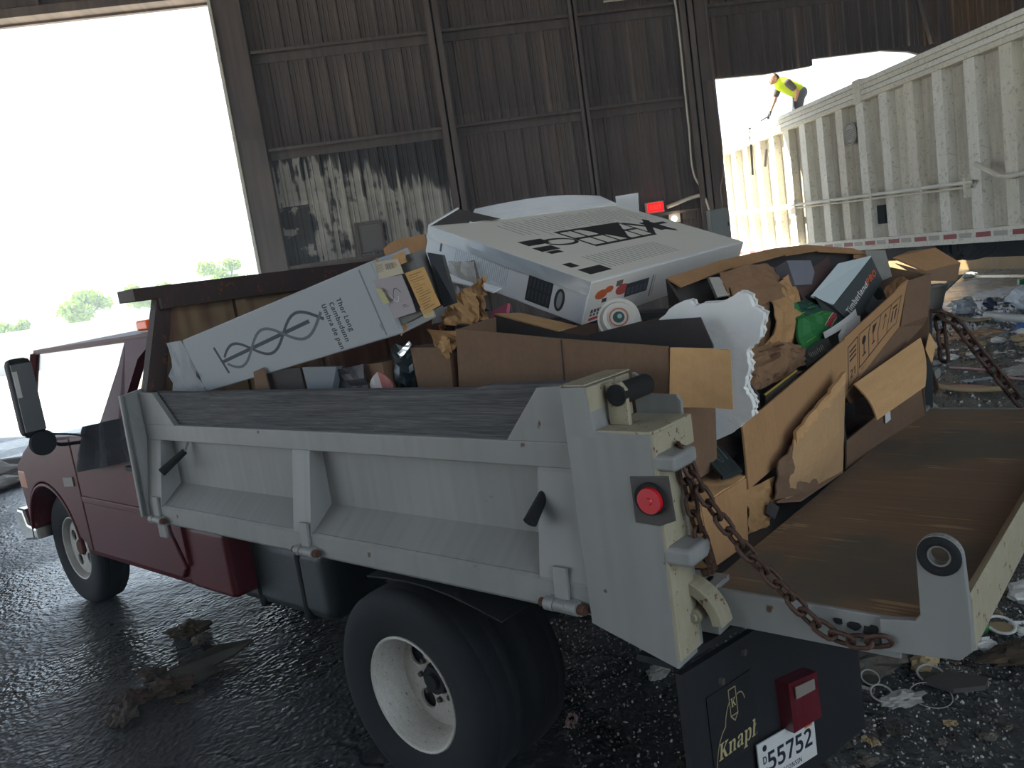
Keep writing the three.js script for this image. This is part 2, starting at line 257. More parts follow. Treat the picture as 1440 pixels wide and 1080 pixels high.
part('cladding_backing', slab([[6.72, 5.09, WZ - 0.07], [7.9, 5.05, WZ - 0.07], [9.0, 5.1, WZ - 0.07], [9.0, 5.24, WZ - 0.07], [10.6, 5.23, WZ - 0.07], [11.2, 5.14, WZ - 0.07], [11.6, 5.0, WZ - 0.07], [RX, 5.0, WZ - 0.07], [RX, RH, WZ - 0.07], [6.72, RH, WZ - 0.07]], 0.1), mWall, wb);
const girt = (x0, x1, y, par = wb) => part('girt', merge(bx(x0, x1, y - 0.03, y, WZ + 0.02, WZ + 0.26, 0.004), bx(x0, x1, y - 0.2, y - 0.03, WZ + 0.02, WZ + 0.05, 0), bx(x0, x1, y - 0.06, y - 0.03, WZ + 0.24, WZ + 0.26, 0)), mWall, par);
for (const y of [4.79, 6.63, 8.4]) { girt(-2.4, 1.02, y); girt(1.29, 3.87, y); girt(4.04, 6.1, y); }
girt(-2.4, 1.02, 2.5); girt(1.29, 6.1, 2.5); girt(6.72, 11.4, 6.5); girt(LX, -3.1, 8.15);
for (let x = -8.7; x < -3.1; x += 1.3) part('header_strut', bx(x, x + 0.06, 7.86, 8.15, WZ + 0.05, WZ + 0.22, 0), mGirt, wb);
part('door_header', merge(bx(-9.1, -2.9, 7.69, 7.86, WZ - 0.15, WZ + 0.3, 0.01), bx(-9.1, -2.9, 7.65, 7.69, WZ - 0.15, WZ - 0.05, 0)), mGirt, wb);
const col = (x0, x1, d = 0.36) => part('column', merge(bx(x0, x1, 0, RH, WZ + d - 0.03, WZ + d, 0.004), bx((x0 + x1) / 2 - 0.02, (x0 + x1) / 2 + 0.02, 0, RH, WZ, WZ + d, 0), bx(x0, x1, 0, RH, WZ + 0.03, WZ + 0.06, 0)), mGirt, wb);
part('door_jamb', bx(-2.98, -2.43, 0, RH, WZ - 0.12, WZ + 0.26, 0.01), mWall, wb); part('jamb_angle', bx(-3.02, -2.96, 0, 7.7, WZ + 0.24, WZ + 0.3, 0.004), mAlu2, wb);
col(1.02, 1.29); col(3.87, 4.04, 0.28); col(6.12, 6.39, 0.36); part('door_jamb', bx(6.43, 6.72, 0, RH, WZ - 0.12, WZ + 0.32, 0.01), mWall, wb);
part('brace', bar([11.62, 5.2, WZ + 0.2], [11.2, 7.2, WZ + 0.2], 0.12, 0.12), mGirt, wb);
// right side wall: concrete push wall under ribbed sheet
{
  const w = struct('wall_right'); part('added_shade_canopy', bx(9.4, RX + 0.3, 6.6, 6.75, WZ - 6, WZ - 0.14, 0.01), mWall, w); part('push_wall', bx(RX, RX + 0.35, 0, 2.6, WZ - 14, ZF, 0), mConc, w); part('wall_backing', bx(RX + 0.1, RX + 0.3, 2.6, RH, WZ, ZF, 0), mWallR, w);  // canopy added out of view to keep the sun off the push wall
  const q = new THREE.Quaternion().setFromAxisAngle(V(0, 1, 0), -Math.PI / 2);
  for (let i = 0; i < 51; i++) inst('wall_panel', stripGeo(0.42, RH - 2.6), mWallR, w, V(RX + 0.06, 2.6, WZ + i * 0.42), q);
  for (const y of [4.4, 6.6, 8.8]) part('girt', bx(RX - 0.16, RX + 0.05, y - 0.12, y, WZ, ZF, 0), mGirt, w);
  const l = struct('wall_left'); for (const z of [WZ, -9.5, -2.5, ZF - 0.4]) part('wall_column', bx(LX - 0.3, LX, 0, RH, z, z + 0.4, 0), mGirt, l); part('wall_header', bx(LX - 0.3, LX, 8.6, RH, WZ, ZF, 0), mWall, l);
  const fr = struct('wall_front'); part('wall_backing', bx(LX, 0.6, 0, RH, ZF, ZF + 0.3, 0), mWall, fr); part('wall_backing', bx(10.2, RX, 0, RH, ZF, ZF + 0.3, 0), mWall, fr); part('door_header', bx(0.6, 10.2, 8.4, RH, ZF, ZF + 0.3, 0), mWall, fr);
}
// exit sign, conduit, electrical boxes, notice board on the back wall
{
  const zf = WZ + 0.06;
  const ex = thing('exit_sign', 'small red lit exit sign low on the dark wall behind the big white box', 'sign', [5.202, 2.512, zf]);
  part('housing', bx(4.998, 5.406, 2.512, 2.75, zf, zf + 0.08, 0.01), M({ color: 0xb8b0a8, roughness: 0.6 }), ex);
  part('sign_face', slab([[5.04, 2.546, zf + 0.085], [5.38, 2.546, zf + 0.085], [5.38, 2.724, zf + 0.085], [5.04, 2.724, zf + 0.085]], 0.006), new THREE.MeshStandardMaterial({ map: canvasTex(256, 128, (x, w, h) => { x.fillStyle = '#e01818'; x.fillRect(0, 0, w, h); x.fillStyle = '#ff8a80'; x.font = 'bold 92px sans-serif'; x.textAlign = 'center'; x.save(); x.translate(0, h); x.scale(1, -1); x.restore(); x.fillText('EXIT', w / 2, 98); }), emissive: 0xff1408, emissiveIntensity: 0.5, roughness: 0.5 }), ex);
  const uvx = ex.children[1].geometry.attributes, pu = uvx.position; for (let i = 0; i < pu.count; i++) uvx.uv.setXY(i, (pu.getX(i) + 0.1615) / 0.34, (pu.getY(i) - 0.034) / 0.1785);
  const lp = new THREE.PointLight(0xff2010, 0.03); lp.position.set(0, 0.14, 0.2); lp.name = 'sign_light'; ex.add(lp);
  const co = thing('conduit', 'thin steel conduit running down the dark wall beside the right column', 'conduit', [6.078, 2.58, WZ + 0.05]);
  part('pipe', tube([[4.59, 6.762, WZ + 0.32], [5.61, 6.762, WZ + 0.32], [6.018, 6.745, WZ + 0.32], [6.052, 6.575, WZ + 0.32], [6.052, 4.195, WZ + 0.32], [6.06, 3.175, WZ + 0.3], [6.205, 2.835, WZ + 0.3], [6.256, 2.41, WZ + 0.42]], 0.022, 120), mAlu2, co); part('junction_box', bx(5.967, 6.12, 6.66, 6.83, WZ + 0.26, WZ + 0.4, 0.01), mAlu2, co);
  const c2 = thing('conduit', 'thin vertical steel conduit along the edge of the right door opening', 'conduit', [6.758, 2.41, WZ + 0.05]);
  part('pipe', tube([[6.664, 9.21, WZ + 0.36], [6.664, 5.385, WZ + 0.36], [6.664, 3.175, WZ + 0.36], [6.562, 2.835, WZ + 0.36], [6.545, 2.41, WZ + 0.42]], 0.02, 80), mGirt, c2);
  const c3 = thing('conduit', 'thick horizontal pipe on the wall just right of the exit sign', 'pipe', [5.865, 2.58, WZ + 0.05]); part('pipe', tube([[5.44, 2.597, WZ + 0.2], [5.95, 2.716, WZ + 0.22], [6.205, 2.75, WZ + 0.3]], 0.04, 30), mAlu2, c3);
  const eb = thing('electrical_box', 'grey steel electrical cabinet at the foot of the right door column', 'electrical box', [6.417, 1.73, WZ + 0.4]);
  part('cabinet', bx(6.205, 6.63, 1.73, 2.41, WZ + 0.34, WZ + 0.56, 0.02), M({ color: 0x7d8380, roughness: 0.6 }), eb); part('cabinet_door', bx(6.231, 6.604, 1.764, 2.376, WZ + 0.56, WZ + 0.575, 0.006), M({ color: 0x868c89, roughness: 0.55 }), eb); part('latch', bx(6.562, 6.587, 2.027, 2.112, WZ + 0.575, WZ + 0.6, 0.004), mDarkSteel, eb);
  const lb = thing('wall_lamp_box', 'small pale wall fitting with a bright round glass below the exit sign', 'wall light', [5.457, 2.283, zf]);
  part('box', bx(5.457, 5.712, 2.257, 2.495, zf, zf + 0.12, 0.01), M({ color: 0x8d8a80, roughness: 0.6 }), lb); const le = new THREE.SphereGeometry(0.065, 16, 10); le.translate(5.567, 2.342, zf + 0.13); part('lamp_glass', le, new THREE.MeshStandardMaterial({ color: 0xffffff, emissive: 0xfff4e0, emissiveIntensity: 1.2 }), lb);
  const ll = new THREE.PointLight(0xfff0d8, 0.08); ll.position.set(0.13, 0.07, 0.28); ll.name = 'lamp_light'; lb.add(ll);
  const nb = thing('notice_board', 'square grey panel fixed to the peeling paint of the wall', 'panel', [-0.765, 2.512, zf + 0.03]);
  part('board', bx(-0.969, -0.51, 2.546, 3.107, zf, zf + 0.05, 0.006), M({ color: 0x75706a, roughness: 0.8 }), nb); part('board_frame', merge(bx(-1.02, -0.459, 3.107, 3.167, zf, zf + 0.08), bx(-1.02, -0.96, 2.495, 3.107, zf, zf + 0.08), bx(-0.518, -0.459, 2.495, 3.107, zf, zf + 0.08)), mGirt, nb);
}
// trees in the yard
function tree(x, z, cy, rx, ry, label, s) {
  const t = thing('yard_tree', label, 'tree', [x, -0.03, z], 'trees beyond the left doorway');
  seed = s; const P = [], U = [], lobes = []; for (let i = 0; i < 7; i++) lobes.push([x + rr(-0.8, 0.8) * rx, cy + rr(-0.75, 0.75) * ry, z + rr(-0.6, 0.6) * rx, rr(0.28, 0.55) * rx]);
  for (let i = 0; i < 1500; i++) {
    const l = lobes[(rnd() * 7) | 0], d0 = V(rr(-1, 1), rr(-1, 1), rr(-1, 1)).normalize().multiplyScalar(l[3] * Math.pow(rnd(), 0.45)), c = V(l[0] + d0.x, l[1] + d0.y * 0.8, l[2] + d0.z), d = V(rr(-1, 1), rr(-1, 1), rr(-1, 1)).normalize(), e = V(rr(-1, 1), rr(-1, 1), rr(-1, 1)).cross(d).normalize(), L = rr(0.1, 0.24);
    const p0 = c.clone().addScaledVector(d, -L), p1 = c.clone().addScaledVector(e, L * 0.4), p2 = c.clone().addScaledVector(d, L), p3 = c.clone().addScaledVector(e, -L * 0.4);
    P.push(p0.toArray(), p1.toArray(), p2.toArray(), p0.toArray(), p2.toArray(), p3.toArray()); for (let k2 = 0; k2 < 6; k2++) U.push([0, 0]);
  }
  const f = part('foliage', geoFrom(P, U), mLeaf, t); f.userData.kind = 'stuff';
  part('trunk', merge(cyl([x, -0.03, z], [x + 0.1, cy - ry * 0.3, z], 0.16, 0.09, 8), ...lobes.slice(0, 4).map((l) => cyl([x + 0.08, cy - ry * 0.7, z], l.slice(0, 3), 0.07, 0.02, 6))), M({ color: 0x6b5a44, roughness: 0.9 }), t);
}
{ const yw = struct('yard_wall'); part('wall_block', bx(-45, -7, -0.03, 2.2, -46.6, -46.2, 0.02), mOutside, yw); }
const mLeaf = new THREE.MeshPhysicalMaterial({ color: 0x7f9a24, roughness: 0.9, transmission: 0.35, thickness: 0, side: THREE.DoubleSide });
tree(-18.65, -48, 2.86, 1.36, 0.94, 'round bright green tree beyond the left doorway above the cab mirror', 301);
tree(-14.81, -48, 2.93, 1.21, 0.83, 'green tree beyond the left doorway, half hidden behind the end of the rusty beam', 302);
tree(-10.42, -48, 3.55, 1.43, 0.91, 'pale green tree beyond the doorway, just left of the door edge', 303);
tree(-22.63, -48, 2.17, 1.06, 0.53, 'low green shrub at the far left of the doorway view', 304);

// ---------- transfer trailer and the worker on it ----------
{
  const X0 = 8.0, zA = -25, zB = -6.4, t = thing('transfer_trailer', 'long ribbed aluminium transfer trailer backed through the right doorway', 'trailer', [X0, 0, -15]);
  const P = 0.7, z0 = -10.28;
  for (let k = -5; k <= 20; k++) {
    const z = z0 - k * P; if (z < zA) break;
    part('side_post', prismY([[X0 + 0.15, z], [X0, z + 0.02], [X0, z + 0.25], [X0 + 0.15, z + 0.27]], 1.42, 3.8), k % 3 ? mAlu : mAlu2, t);
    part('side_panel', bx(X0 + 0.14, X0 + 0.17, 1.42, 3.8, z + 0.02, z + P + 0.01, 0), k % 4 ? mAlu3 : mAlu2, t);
  }
  function prismY(pts, y0, y1) { const g = new THREE.ExtrudeGeometry(new THREE.Shape(pts.map((p) => new THREE.Vector2(p[0], -p[1]))), { depth: y1 - y0, bevelEnabled: false }); g.rotateX(-Math.PI / 2); g.translate(0, y0, 0); return metricUV(g); }
  for (let i = 0; i < 4; i++) part('top_rail_slat', bx(X0 - 0.04 + (i % 2) * 0.012, X0 + 0.14, 3.77 + i * 0.085, 3.77 + i * 0.085 + 0.08, zA, zB, 0.012), i % 2 ? mAlu : mAlu2, t);
  part('top_rail_splice', bx(X0 - 0.06, X0 + 0.12, 3.74, 4.13, -13.72, -13.5, 0.01), mAlu2, t);
  part('bottom_rail', merge(bx(X0 - 0.02, X0 + 0.14, 1.26, 1.44, zA, zB, 0.01), bx(X0 - 0.03, X0, 1.24, 1.27, zA, zB, 0)), mAlu, t);
  const mTapeR = M({ color: 0x9a4a46, roughness: 0.5 }), mTapeW = M({ color: 0xb4aea4, roughness: 0.5 });
  for (let i = 0; i < 34; i++) { const z = -8.2 - i * 0.36; part('reflective_tape', bx(X0 - 0.024, X0 - 0.019, 1.32, 1.39, z - 0.16, z + (i % 2 ? 0.14 : 0.1), 0), i % 2 ? mTapeR : mTapeW, t); }
  part('side_rail_pipe', tube([[X0 - 0.06, 2.36, -20.6], [X0 - 0.06, 2.26, -16.5], [X0 - 0.06, 2.1, -10.8]], 0.03, 40), mAlu, t); part('side_rail_pipe', tube([[X0 - 0.06, 2.33, -20.6], [X0 - 0.06, 2.2, -16.5], [X0 - 0.06, 2.03, -10.85]], 0.018, 40), mAlu2, t);
  part('side_rail_pipe', tube([[X0 - 0.1, 2.34, -10.7], [X0 - 0.1, 2.2, -10.42], [X0 - 0.1, 2.1, -10.2], [X0 - 0.08, 2.1, -9.6], [X0 - 0.06, 2.1, zB]], 0.035, 50), mAlu2, t);
  for (const z of [-19, -17.6, -16.2, -14.8, -13.4, -12, -11]) part('pipe_bracket', bx(X0 - 0.09, X0, 1.97 + (-z) * 0.0, 2.3, z, z + 0.05, 0.004).translate(0, (-z - 15) * 0.027 + 0.03, 0), mAlu2, t);
  const lg = new THREE.CylinderGeometry(0.2, 0.2, 0.01, 28); lg.rotateZ(Math.PI / 2); lg.translate(X0 - 0.006, 3.3, -13.99 + 0.0); part('round_emblem', lg, M({ map: canvasTex(128, 128, (x) => { x.fillStyle = '#9c968a'; x.fillRect(0, 0, 128, 128); x.strokeStyle = '#4c4a46'; x.lineWidth = 6; x.beginPath(); x.arc(64, 64, 54, 0, 7); x.stroke(); for (let i = 0; i < 6; i++) { x.beginPath(); x.moveTo(20, 44 + i * 10); x.lineTo(108, 44 + i * 10); x.lineWidth = 3; x.stroke(); } }), roughness: 0.6 }), t);
  part('access_hatch', bx(X0 + 0.1, X0 + 0.15, 1.66, 1.98, -13.62, -13.3, 0.01), mBlack, t); part('access_hatch', bx(X0 + 0.1, X0 + 0.15, 1.6, 1.86, -18.1, -17.85, 0.01), mBlack, t); part('access_hatch', bx(X0 + 0.07, X0 + 0.15, 1.6, 2.05, -9.95, -9.5, 0.01), mBlack, t);
  part('tie_strap', bar([X0 - 0.02, 4.14, -18.1], [X0 - 0.02, 3.1, -18.2], 0.05, 0.012), mBlack, t); part('tarp_hook', bar([X0 - 0.03, 3.55, -17.35], [X0 - 0.03, 3.2, -17.5], 0.05, 0.04), mDarkSteel, t);
  part('far_side', bx(X0 + 2.45, X0 + 2.55, 1.42, 4.1, zA, zB, 0), mAlu2, t); part('trailer_floor', bx(X0, X0 + 2.55, 1.3, 1.42, zA, zB, 0), mDarkSteel, t); part('tail_end', bx(X0, X0 + 2.55, 1.42, 4.1, zB - 0.06, zB, 0), mAlu2, t);
  part('frame_rail', merge(bx(X0 + 0.7, X0 + 0.85, 0.95, 1.3, zA, zB, 0), bx(X0 + 1.7, X0 + 1.85, 0.95, 1.3, zA, zB, 0)), mFrame, t);
  part('load_cover', bx(X0 + 0.22, X0 + 2.42, 3.55, 3.72, zA, zB - 0.1, 0.02), M({ color: 0x4c4a44, roughness: 0.9 }), t);
  for (const [a, b] of [[-11.1, -11.9], [-10.9, -12.1], [-11.3, -12.3]]) part('air_hose', tube([[8.3, 1.24, a], [8.28, 1.08, a - 0.1], [8.3, 0.98, (a + b) / 2], [8.35, 1.08, b + 0.1], [8.4, 1.24, b]], 0.022, 30), mRubber, t);
  part('air_hose', tube([[8.2, 1.24, -11.2], [8.25, 1.05, -11.7], [8.3, 0.9, -12.0]], 0.022, 24), mRubber, t);
  part('brake_box', bx(8.3, 8.6, 1.05, 1.28, -12.8, -12.3, 0.02), mDarkSteel, t);
  const wheel = new THREE.LatheGeometry([[0.2, -0.12], [0.3, -0.13], [0.46, -0.12], [0.5, -0.08], [0.5, 0.08], [0.46, 0.12], [0.3, 0.13], [0.2, 0.12], [0.2, -0.12]].map((p) => new THREE.Vector2(...p)), 32); wheel.rotateZ(Math.PI / 2);
  for (const z of [-23.6, -22.3]) for (const x of [8.15, 10.2]) inst('tire', wheel, mRubber, t, V(x, 0.47, z));
  for (const x of [8.5, 9.9]) part('landing_leg', bx(x, x + 0.12, 0, 1.3, -7.2, -7.05, 0.01), mDarkSteel, t);
}
// the worker: one body from a field of tapered capsules, clothes as further shells of the same pose
function fieldMesh(caps, lo, size, res, k = 0.03) {
  const mc = new MarchingCubes(res, new THREE.MeshBasicMaterial(), false, false, 60000); mc.isolation = 0; mc.reset();
  const h = size / 2, c = lo.map((v) => v + h);
  for (let z = 0; z < res; z++) for (let y = 0; y < res; y++) for (let x = 0; x < res; x++) {
    const p = V(c[0] + (x - res / 2) / (res / 2) * h, c[1] + (y - res / 2) / (res / 2) * h, c[2] + (z - res / 2) / (res / 2) * h); let d = 1e9;
    for (const [a, b, ra, rb] of caps) { const A = V(a), B = V(b), ab = B.clone().sub(A), t = Math.max(0, Math.min(1, p.clone().sub(A).dot(ab) / Math.max(1e-9, ab.lengthSq()))); const q = p.distanceTo(A.addScaledVector(ab, t)) - (ra + (rb - ra) * t); const e = Math.max(0, Math.min(1, 0.5 + 0.5 * (d - q) / k)); d = d > 1e8 ? q : d * (1 - e) + q * e - k * e * (1 - e); }
    mc.field[x + y * res + z * res * res] = -d;
  }
  mc.update(); const n = mc.count, P = mc.positionArray.slice(0, n * 3), g = new THREE.BufferGeometry();
  for (let i = 0; i < n; i++) for (let j = 0; j < 3; j++) P[i * 3 + j] = c[j] + P[i * 3 + j] * h;
  g.setAttribute('position', new THREE.BufferAttribute(P, 3)); g.setAttribute('normal', new THREE.BufferAttribute(mc.normalArray.slice(0, n * 3), 3)); g.setAttribute('uv', new THREE.BufferAttribute(new Float32Array(n * 2), 2)); return g;
}
{
  const z = -18.4, H = [8.79, 5.17, z], N = [8.92, 5.06, z], sN = [9.03, 5.03, z + 0.17], sF = [8.97, 5.01, z - 0.17], hip = [9.4, 4.8, z], eN = [9.2, 4.79, z + 0.24], wN = [9.15, 4.58, z + 0.2], eF = [8.87, 4.74, z - 0.22], wF = [8.72, 4.49, z - 0.18];
  const kN = [9.22, 4.36, z + 0.14], kF = [9.3, 4.36, z - 0.14], aN = [9.4, 3.84, z + 0.14], aF = [9.5, 3.84, z - 0.14], hN = [9.36, 4.78, z + 0.1], hF = [9.36, 4.78, z - 0.1];
  const w = thing('person', 'worker in a yellow-green vest bending over on top of the trailer', 'person', [9.4, 3.72, z]);
  const hand = (wr, dir, s) => { const c = [[wr, [wr[0] + dir[0] * 0.08, wr[1] + dir[1] * 0.08, wr[2]], 0.026, 0.032]]; for (let i = -1.5; i <= 1.5; i++) { const b = [wr[0] + dir[0] * 0.09, wr[1] + dir[1] * 0.09, wr[2] + i * 0.02], m = [b[0] + dir[0] * 0.045, b[1] + dir[1] * 0.045, b[2]], e = [m[0] + dir[0] * 0.015 + 0.014 * s, m[1] + dir[1] * 0.035, m[2]]; c.push([b, m, 0.01, 0.009], [m, e, 0.009, 0.008]); } c.push([[wr[0] + dir[0] * 0.04, wr[1] + dir[1] * 0.04, wr[2] + 0.03 * s], [wr[0] + dir[0] * 0.1, wr[1] + dir[1] * 0.1, wr[2] + 0.055 * s], 0.012, 0.009]); return c; };
  const skull = [[H, [H[0] - 0.005, H[1] + 0.03, H[2]], 0.093, 0.09], [[H[0] - 0.05, H[1] - 0.06, H[2]], [H[0] - 0.04, H[1] - 0.04, H[2]], 0.055, 0.06], [[H[0] - 0.1, H[1] - 0.03, H[2]], [H[0] - 0.108, H[1] - 0.045, H[2]], 0.016, 0.018], [[H[0] + 0.01, H[1] - 0.01, H[2] + 0.09], [H[0] + 0.015, H[1] - 0.04, H[2] + 0.088], 0.022, 0.016], [[H[0] + 0.01, H[1] - 0.01, H[2] - 0.09], [H[0] + 0.015, H[1] - 0.04, H[2] - 0.088], 0.022, 0.016], [[H[0] - 0.085, H[1] - 0.085, H[2] - 0.02], [H[0] - 0.085, H[1] - 0.085, H[2] + 0.02], 0.014, 0.014]];
  const body = merge(fieldMesh([[N, H, 0.055, 0.06], ...[[N, hip, 0.1, 0.12], [sN, sF, 0.06, 0.06], [sN, eN, 0.05, 0.04], [eN, wN, 0.042, 0.028], [sF, eF, 0.05, 0.04], [eF, wF, 0.042, 0.028], [hN, kN, 0.085, 0.055], [kN, aN, 0.055, 0.035], [hF, kF, 0.085, 0.055], [kF, aF, 0.055, 0.035]]], [8.3, 3.6, z - 0.9], 1.8, 90), fieldMesh(skull, [H[0] - 0.2, H[1] - 0.2, H[2] - 0.2], 0.4, 48, 0.02), fieldMesh(hand(wF, [-0.5, -0.86], 1), [wF[0] - 0.25, wF[1] - 0.25, wF[2] - 0.2], 0.4, 64, 0.006), fieldMesh(hand(wN, [-0.2, -0.97], -1), [wN[0] - 0.2, wN[1] - 0.28, wN[2] - 0.2], 0.4, 64, 0.006));
  part('body', body, M({ color: 0xc08a6c, roughness: 0.6 }), w);
  part('vest', fieldMesh([[[8.96, 5.05, z], [9.3, 4.86, z], 0.16, 0.165], [[9.0, 5.05, z + 0.11], [9.3, 4.86, z + 0.09], 0.09, 0.1], [[9.0, 5.05, z - 0.11], [9.3, 4.86, z - 0.09], 0.09, 0.1]], [8.5, 4.4, z - 0.55], 1.1, 56), M({ color: 0xc8e410, roughness: 0.7 }), w);
  part('shirt_sleeve', fieldMesh([[sN, [9.13, 4.89, z + 0.21], 0.085, 0.07]], [8.8, 4.7, z - 0.05], 0.5, 40), M({ color: 0x4e4a48, roughness: 0.9 }), w); part('shirt_sleeve', fieldMesh([[sF, [8.91, 4.86, z - 0.2], 0.085, 0.07]], [8.7, 4.7, z - 0.45], 0.5, 40), M({ color: 0x4e4a48, roughness: 0.9 }), w);
  part('trousers', fieldMesh([[hip, [9.34, 4.84, z], 0.15, 0.13], [hN, kN, 0.11, 0.085], [kN, aN, 0.085, 0.07], [hF, kF, 0.11, 0.085], [kF, aF, 0.085, 0.07]], [8.8, 3.7, z - 0.65], 1.3, 64), M({ color: 0x50565c, roughness: 0.9 }), w);
  part('hair', fieldMesh([[[H[0] + 0.02, H[1] + 0.045, H[2]], [H[0] + 0.05, H[1] + 0.02, H[2]], 0.085, 0.08]], [H[0] - 0.2, H[1] - 0.2, H[2] - 0.2], 0.4, 40), M({ color: 0x2c2420, roughness: 0.9 }), w);
  for (const d of [-0.035, 0.035]) { const e = new THREE.SphereGeometry(0.012, 8, 6); e.translate(H[0] - 0.086, H[1] - 0.005, H[2] + d); part('eye', e, mBlack, w); }
  for (const a of [aN, aF]) part('boot', bx(a[0] - 0.2, a[0] + 0.07, 3.72, 3.86, a[2] - 0.05, a[2] + 0.05, 0.03), mBlack, w);
  part('glove', fieldMesh(hand(wF, [-0.5, -0.86], 1).map((c) => [c[0], c[1], c[2] + 0.005, c[3] + 0.005]), [wF[0] - 0.25, wF[1] - 0.25, wF[2] - 0.2], 0.4, 64, 0.006), mBlack, w); part('glove', fieldMesh(hand(wN, [-0.2, -0.97], -1).map((c) => [c[0], c[1], c[2] + 0.005, c[3] + 0.005]), [wN[0] - 0.2, wN[1] - 0.28, wN[2] - 0.2], 0.4, 64, 0.006), mBlack, w);
  const st = thing('pry_bar', 'thin dark bar in the hand of the worker on the trailer', 'tool', [8.66, 4.38, z - 0.18]); part('rod', cyl([8.72, 4.42, z - 0.18], [8.44, 4.31, z - 0.1], 0.014), mDarkSteel, st);
}

// ---------- dump truck (x to the rear, z to its left side) ----------
const truck = cargo('dump_truck', 'red dump truck with a white steel bed, fold-down sides and open tailgate', 'truck', [0, 0, 0]);
{
  // wheels
  const tireP = [[0.212, -0.075], [0.25, -0.098], [0.33, -0.108], [0.375, -0.1], [0.398, -0.08], [0.402, -0.05], [0.392, -0.045], [0.392, -0.035], [0.403, -0.03], [0.403, 0.03], [0.392, 0.035], [0.392, 0.045], [0.402, 0.05], [0.398, 0.08], [0.375, 0.1], [0.33, 0.108], [0.25, 0.098], [0.212, 0.075]];
  const tireG = new THREE.LatheGeometry(tireP.map((p) => new THREE.Vector2(...p)), 64); tireG.rotateX(Math.PI / 2);
  const disc = (r, holes, hr, hd) => { const s = new THREE.Shape(); s.absarc(0, 0, r, 0, Math.PI * 2); const hs = []; for (let i = 0; i < holes; i++) { const a = i / holes * 6.283 + 0.95, q = new THREE.Path(); q.absarc(Math.cos(a) * hd, Math.sin(a) * hd, hr, 0, Math.PI * 2, true); s.holes.push(q); } const q = new THREE.Path(); q.absarc(0, 0, 0.066, 0, Math.PI * 2, true); s.holes.push(q); return new THREE.ExtrudeGeometry(s, { depth: 0.008, bevelEnabled: true, bevelThickness: 0.004, bevelSize: 0.004, bevelSegments: 2, curveSegments: 32 }); };
  const barrel = (pts) => { const g = new THREE.LatheGeometry(pts.map((p) => new THREE.Vector2(...p)), 56); g.rotateX(Math.PI / 2); return g; };
  // outer rear rim: deep dish, flange flush with the tire's outer bead
  const rearB = barrel([[0.222, 0.07], [0.228, 0.085], [0.222, 0.092], [0.213, 0.085], [0.21, 0.06], [0.196, 0.03], [0.192, -0.03], [0.186, -0.05], [0.19, -0.06], [0.2, -0.05], [0.206, 0.05]]);
  const rearD = disc(0.188, 4, 0.043, 0.124); rearD.translate(0, 0, -0.058);
  const wheel = (x, z, front) => {
    const t = inst('tire', tireG, mRubber, truck, V(x, 0.4, z));
    const s = z > 0 ? 1 : -1, q = new THREE.Quaternion().setFromAxisAngle(V(0, 1, 0), s > 0 ? 0 : Math.PI);
    const rim = new THREE.Mesh(rearB, mRim); rim.name = 'rim_barrel'; rim.quaternion.copy(q); t.add(rim);
    const d = new THREE.Mesh(rearD, mRim); d.name = 'rim_disc'; d.quaternion.copy(q); if (front) d.position.z = 0.1 * s; t.add(d);
    return t;
  };
  wheel(0, 1.045, false); wheel(0, 0.8, false); wheel(0, -1.045, false); wheel(0, -0.8, false); wheel(-3.75, 0.8, true); wheel(-3.75, -0.8, true);
  for (const s of [-1, 1]) {
    part('brake_drum', cyl([0, 0.4, s * 0.86], [0, 0.4, s * 0.972], 0.178), mFrame, truck); part('brake_drum', cyl([-3.75, 0.4, s * 0.6], [-3.75, 0.4, s * 0.83], 0.17), mFrame, truck);
    part('hub', merge(cyl([0, 0.4, s * 0.9], [0, 0.4, s * 1.02], 0.06, 0.055), cyl([0, 0.4, s * 1.015], [0, 0.4, s * 1.035], 0.04, 0.03)), mFrame, truck);
    for (let i = 0; i < 8; i++) { const a = i * 0.785; part('wheel_nut', cyl([Math.cos(a) * 0.085, 0.4 + Math.sin(a) * 0.085, s * 0.995], [Math.cos(a) * 0.085, 0.4 + Math.sin(a) * 0.085, s * 1.012], 0.013, 0.011, 6), mDarkSteel, truck); }
    part('hub', cyl([-3.75, 0.4, s * 0.72], [-3.75, 0.4, s * 0.87], 0.064, 0.05), mRust, truck);
    part('frame_rail', bx(-4.1, 1.0, 0.56, 0.78, s * 0.36, s * 0.44, 0.005), mFrame, truck); part('hoist_rail', bx(-1.7, 1.18, 0.78, 0.9, s * 0.34, s * 0.44, 0.005), mFrame, truck);
  }
  part('rear_axle', merge(cyl([0, 0.4, -0.95], [0, 0.4, 0.95], 0.06), new THREE.SphereGeometry(0.19, 20, 14).translate(0, 0.4, 0)), mFrame, truck); part('front_axle', cyl([-3.75, 0.4, -0.78], [-3.75, 0.4, 0.78], 0.05), mFrame, truck);
  part('drive_shaft', cyl([-2.4, 0.55, 0], [-0.15, 0.42, 0], 0.045), mFrame, truck);
  part('mud_guard', sheet([[-0.1, 0.86, 0.72], [0.55, 0.8, 0.72], [0.55, 0.8, 1.16], [-0.1, 0.86, 1.16]], 6, 2, 0.006, (u) => 0.04 * Math.sin(u * 3)), mFrame, truck);
  part('gear_box', bx(-3.0, -2.2, 0.45, 0.85, -0.3, 0.3, 0.05), mFrame, truck);
  const tank = part('fuel_tank', bx(-1.72, -0.86, 0.36, 0.74, 0.46, 0.84, 0.07), M({ color: 0x3c4142, roughness: 0.5, metalness: 0.3, bumpMap: grain, bumpScale: 0.001 }), truck); part('strap', merge(bx(-1.5, -1.45, 0.352, 0.75, 0.45, 0.848, 0.07), bx(-1.1, -1.05, 0.352, 0.75, 0.45, 0.848, 0.07)), mFrame, tank);
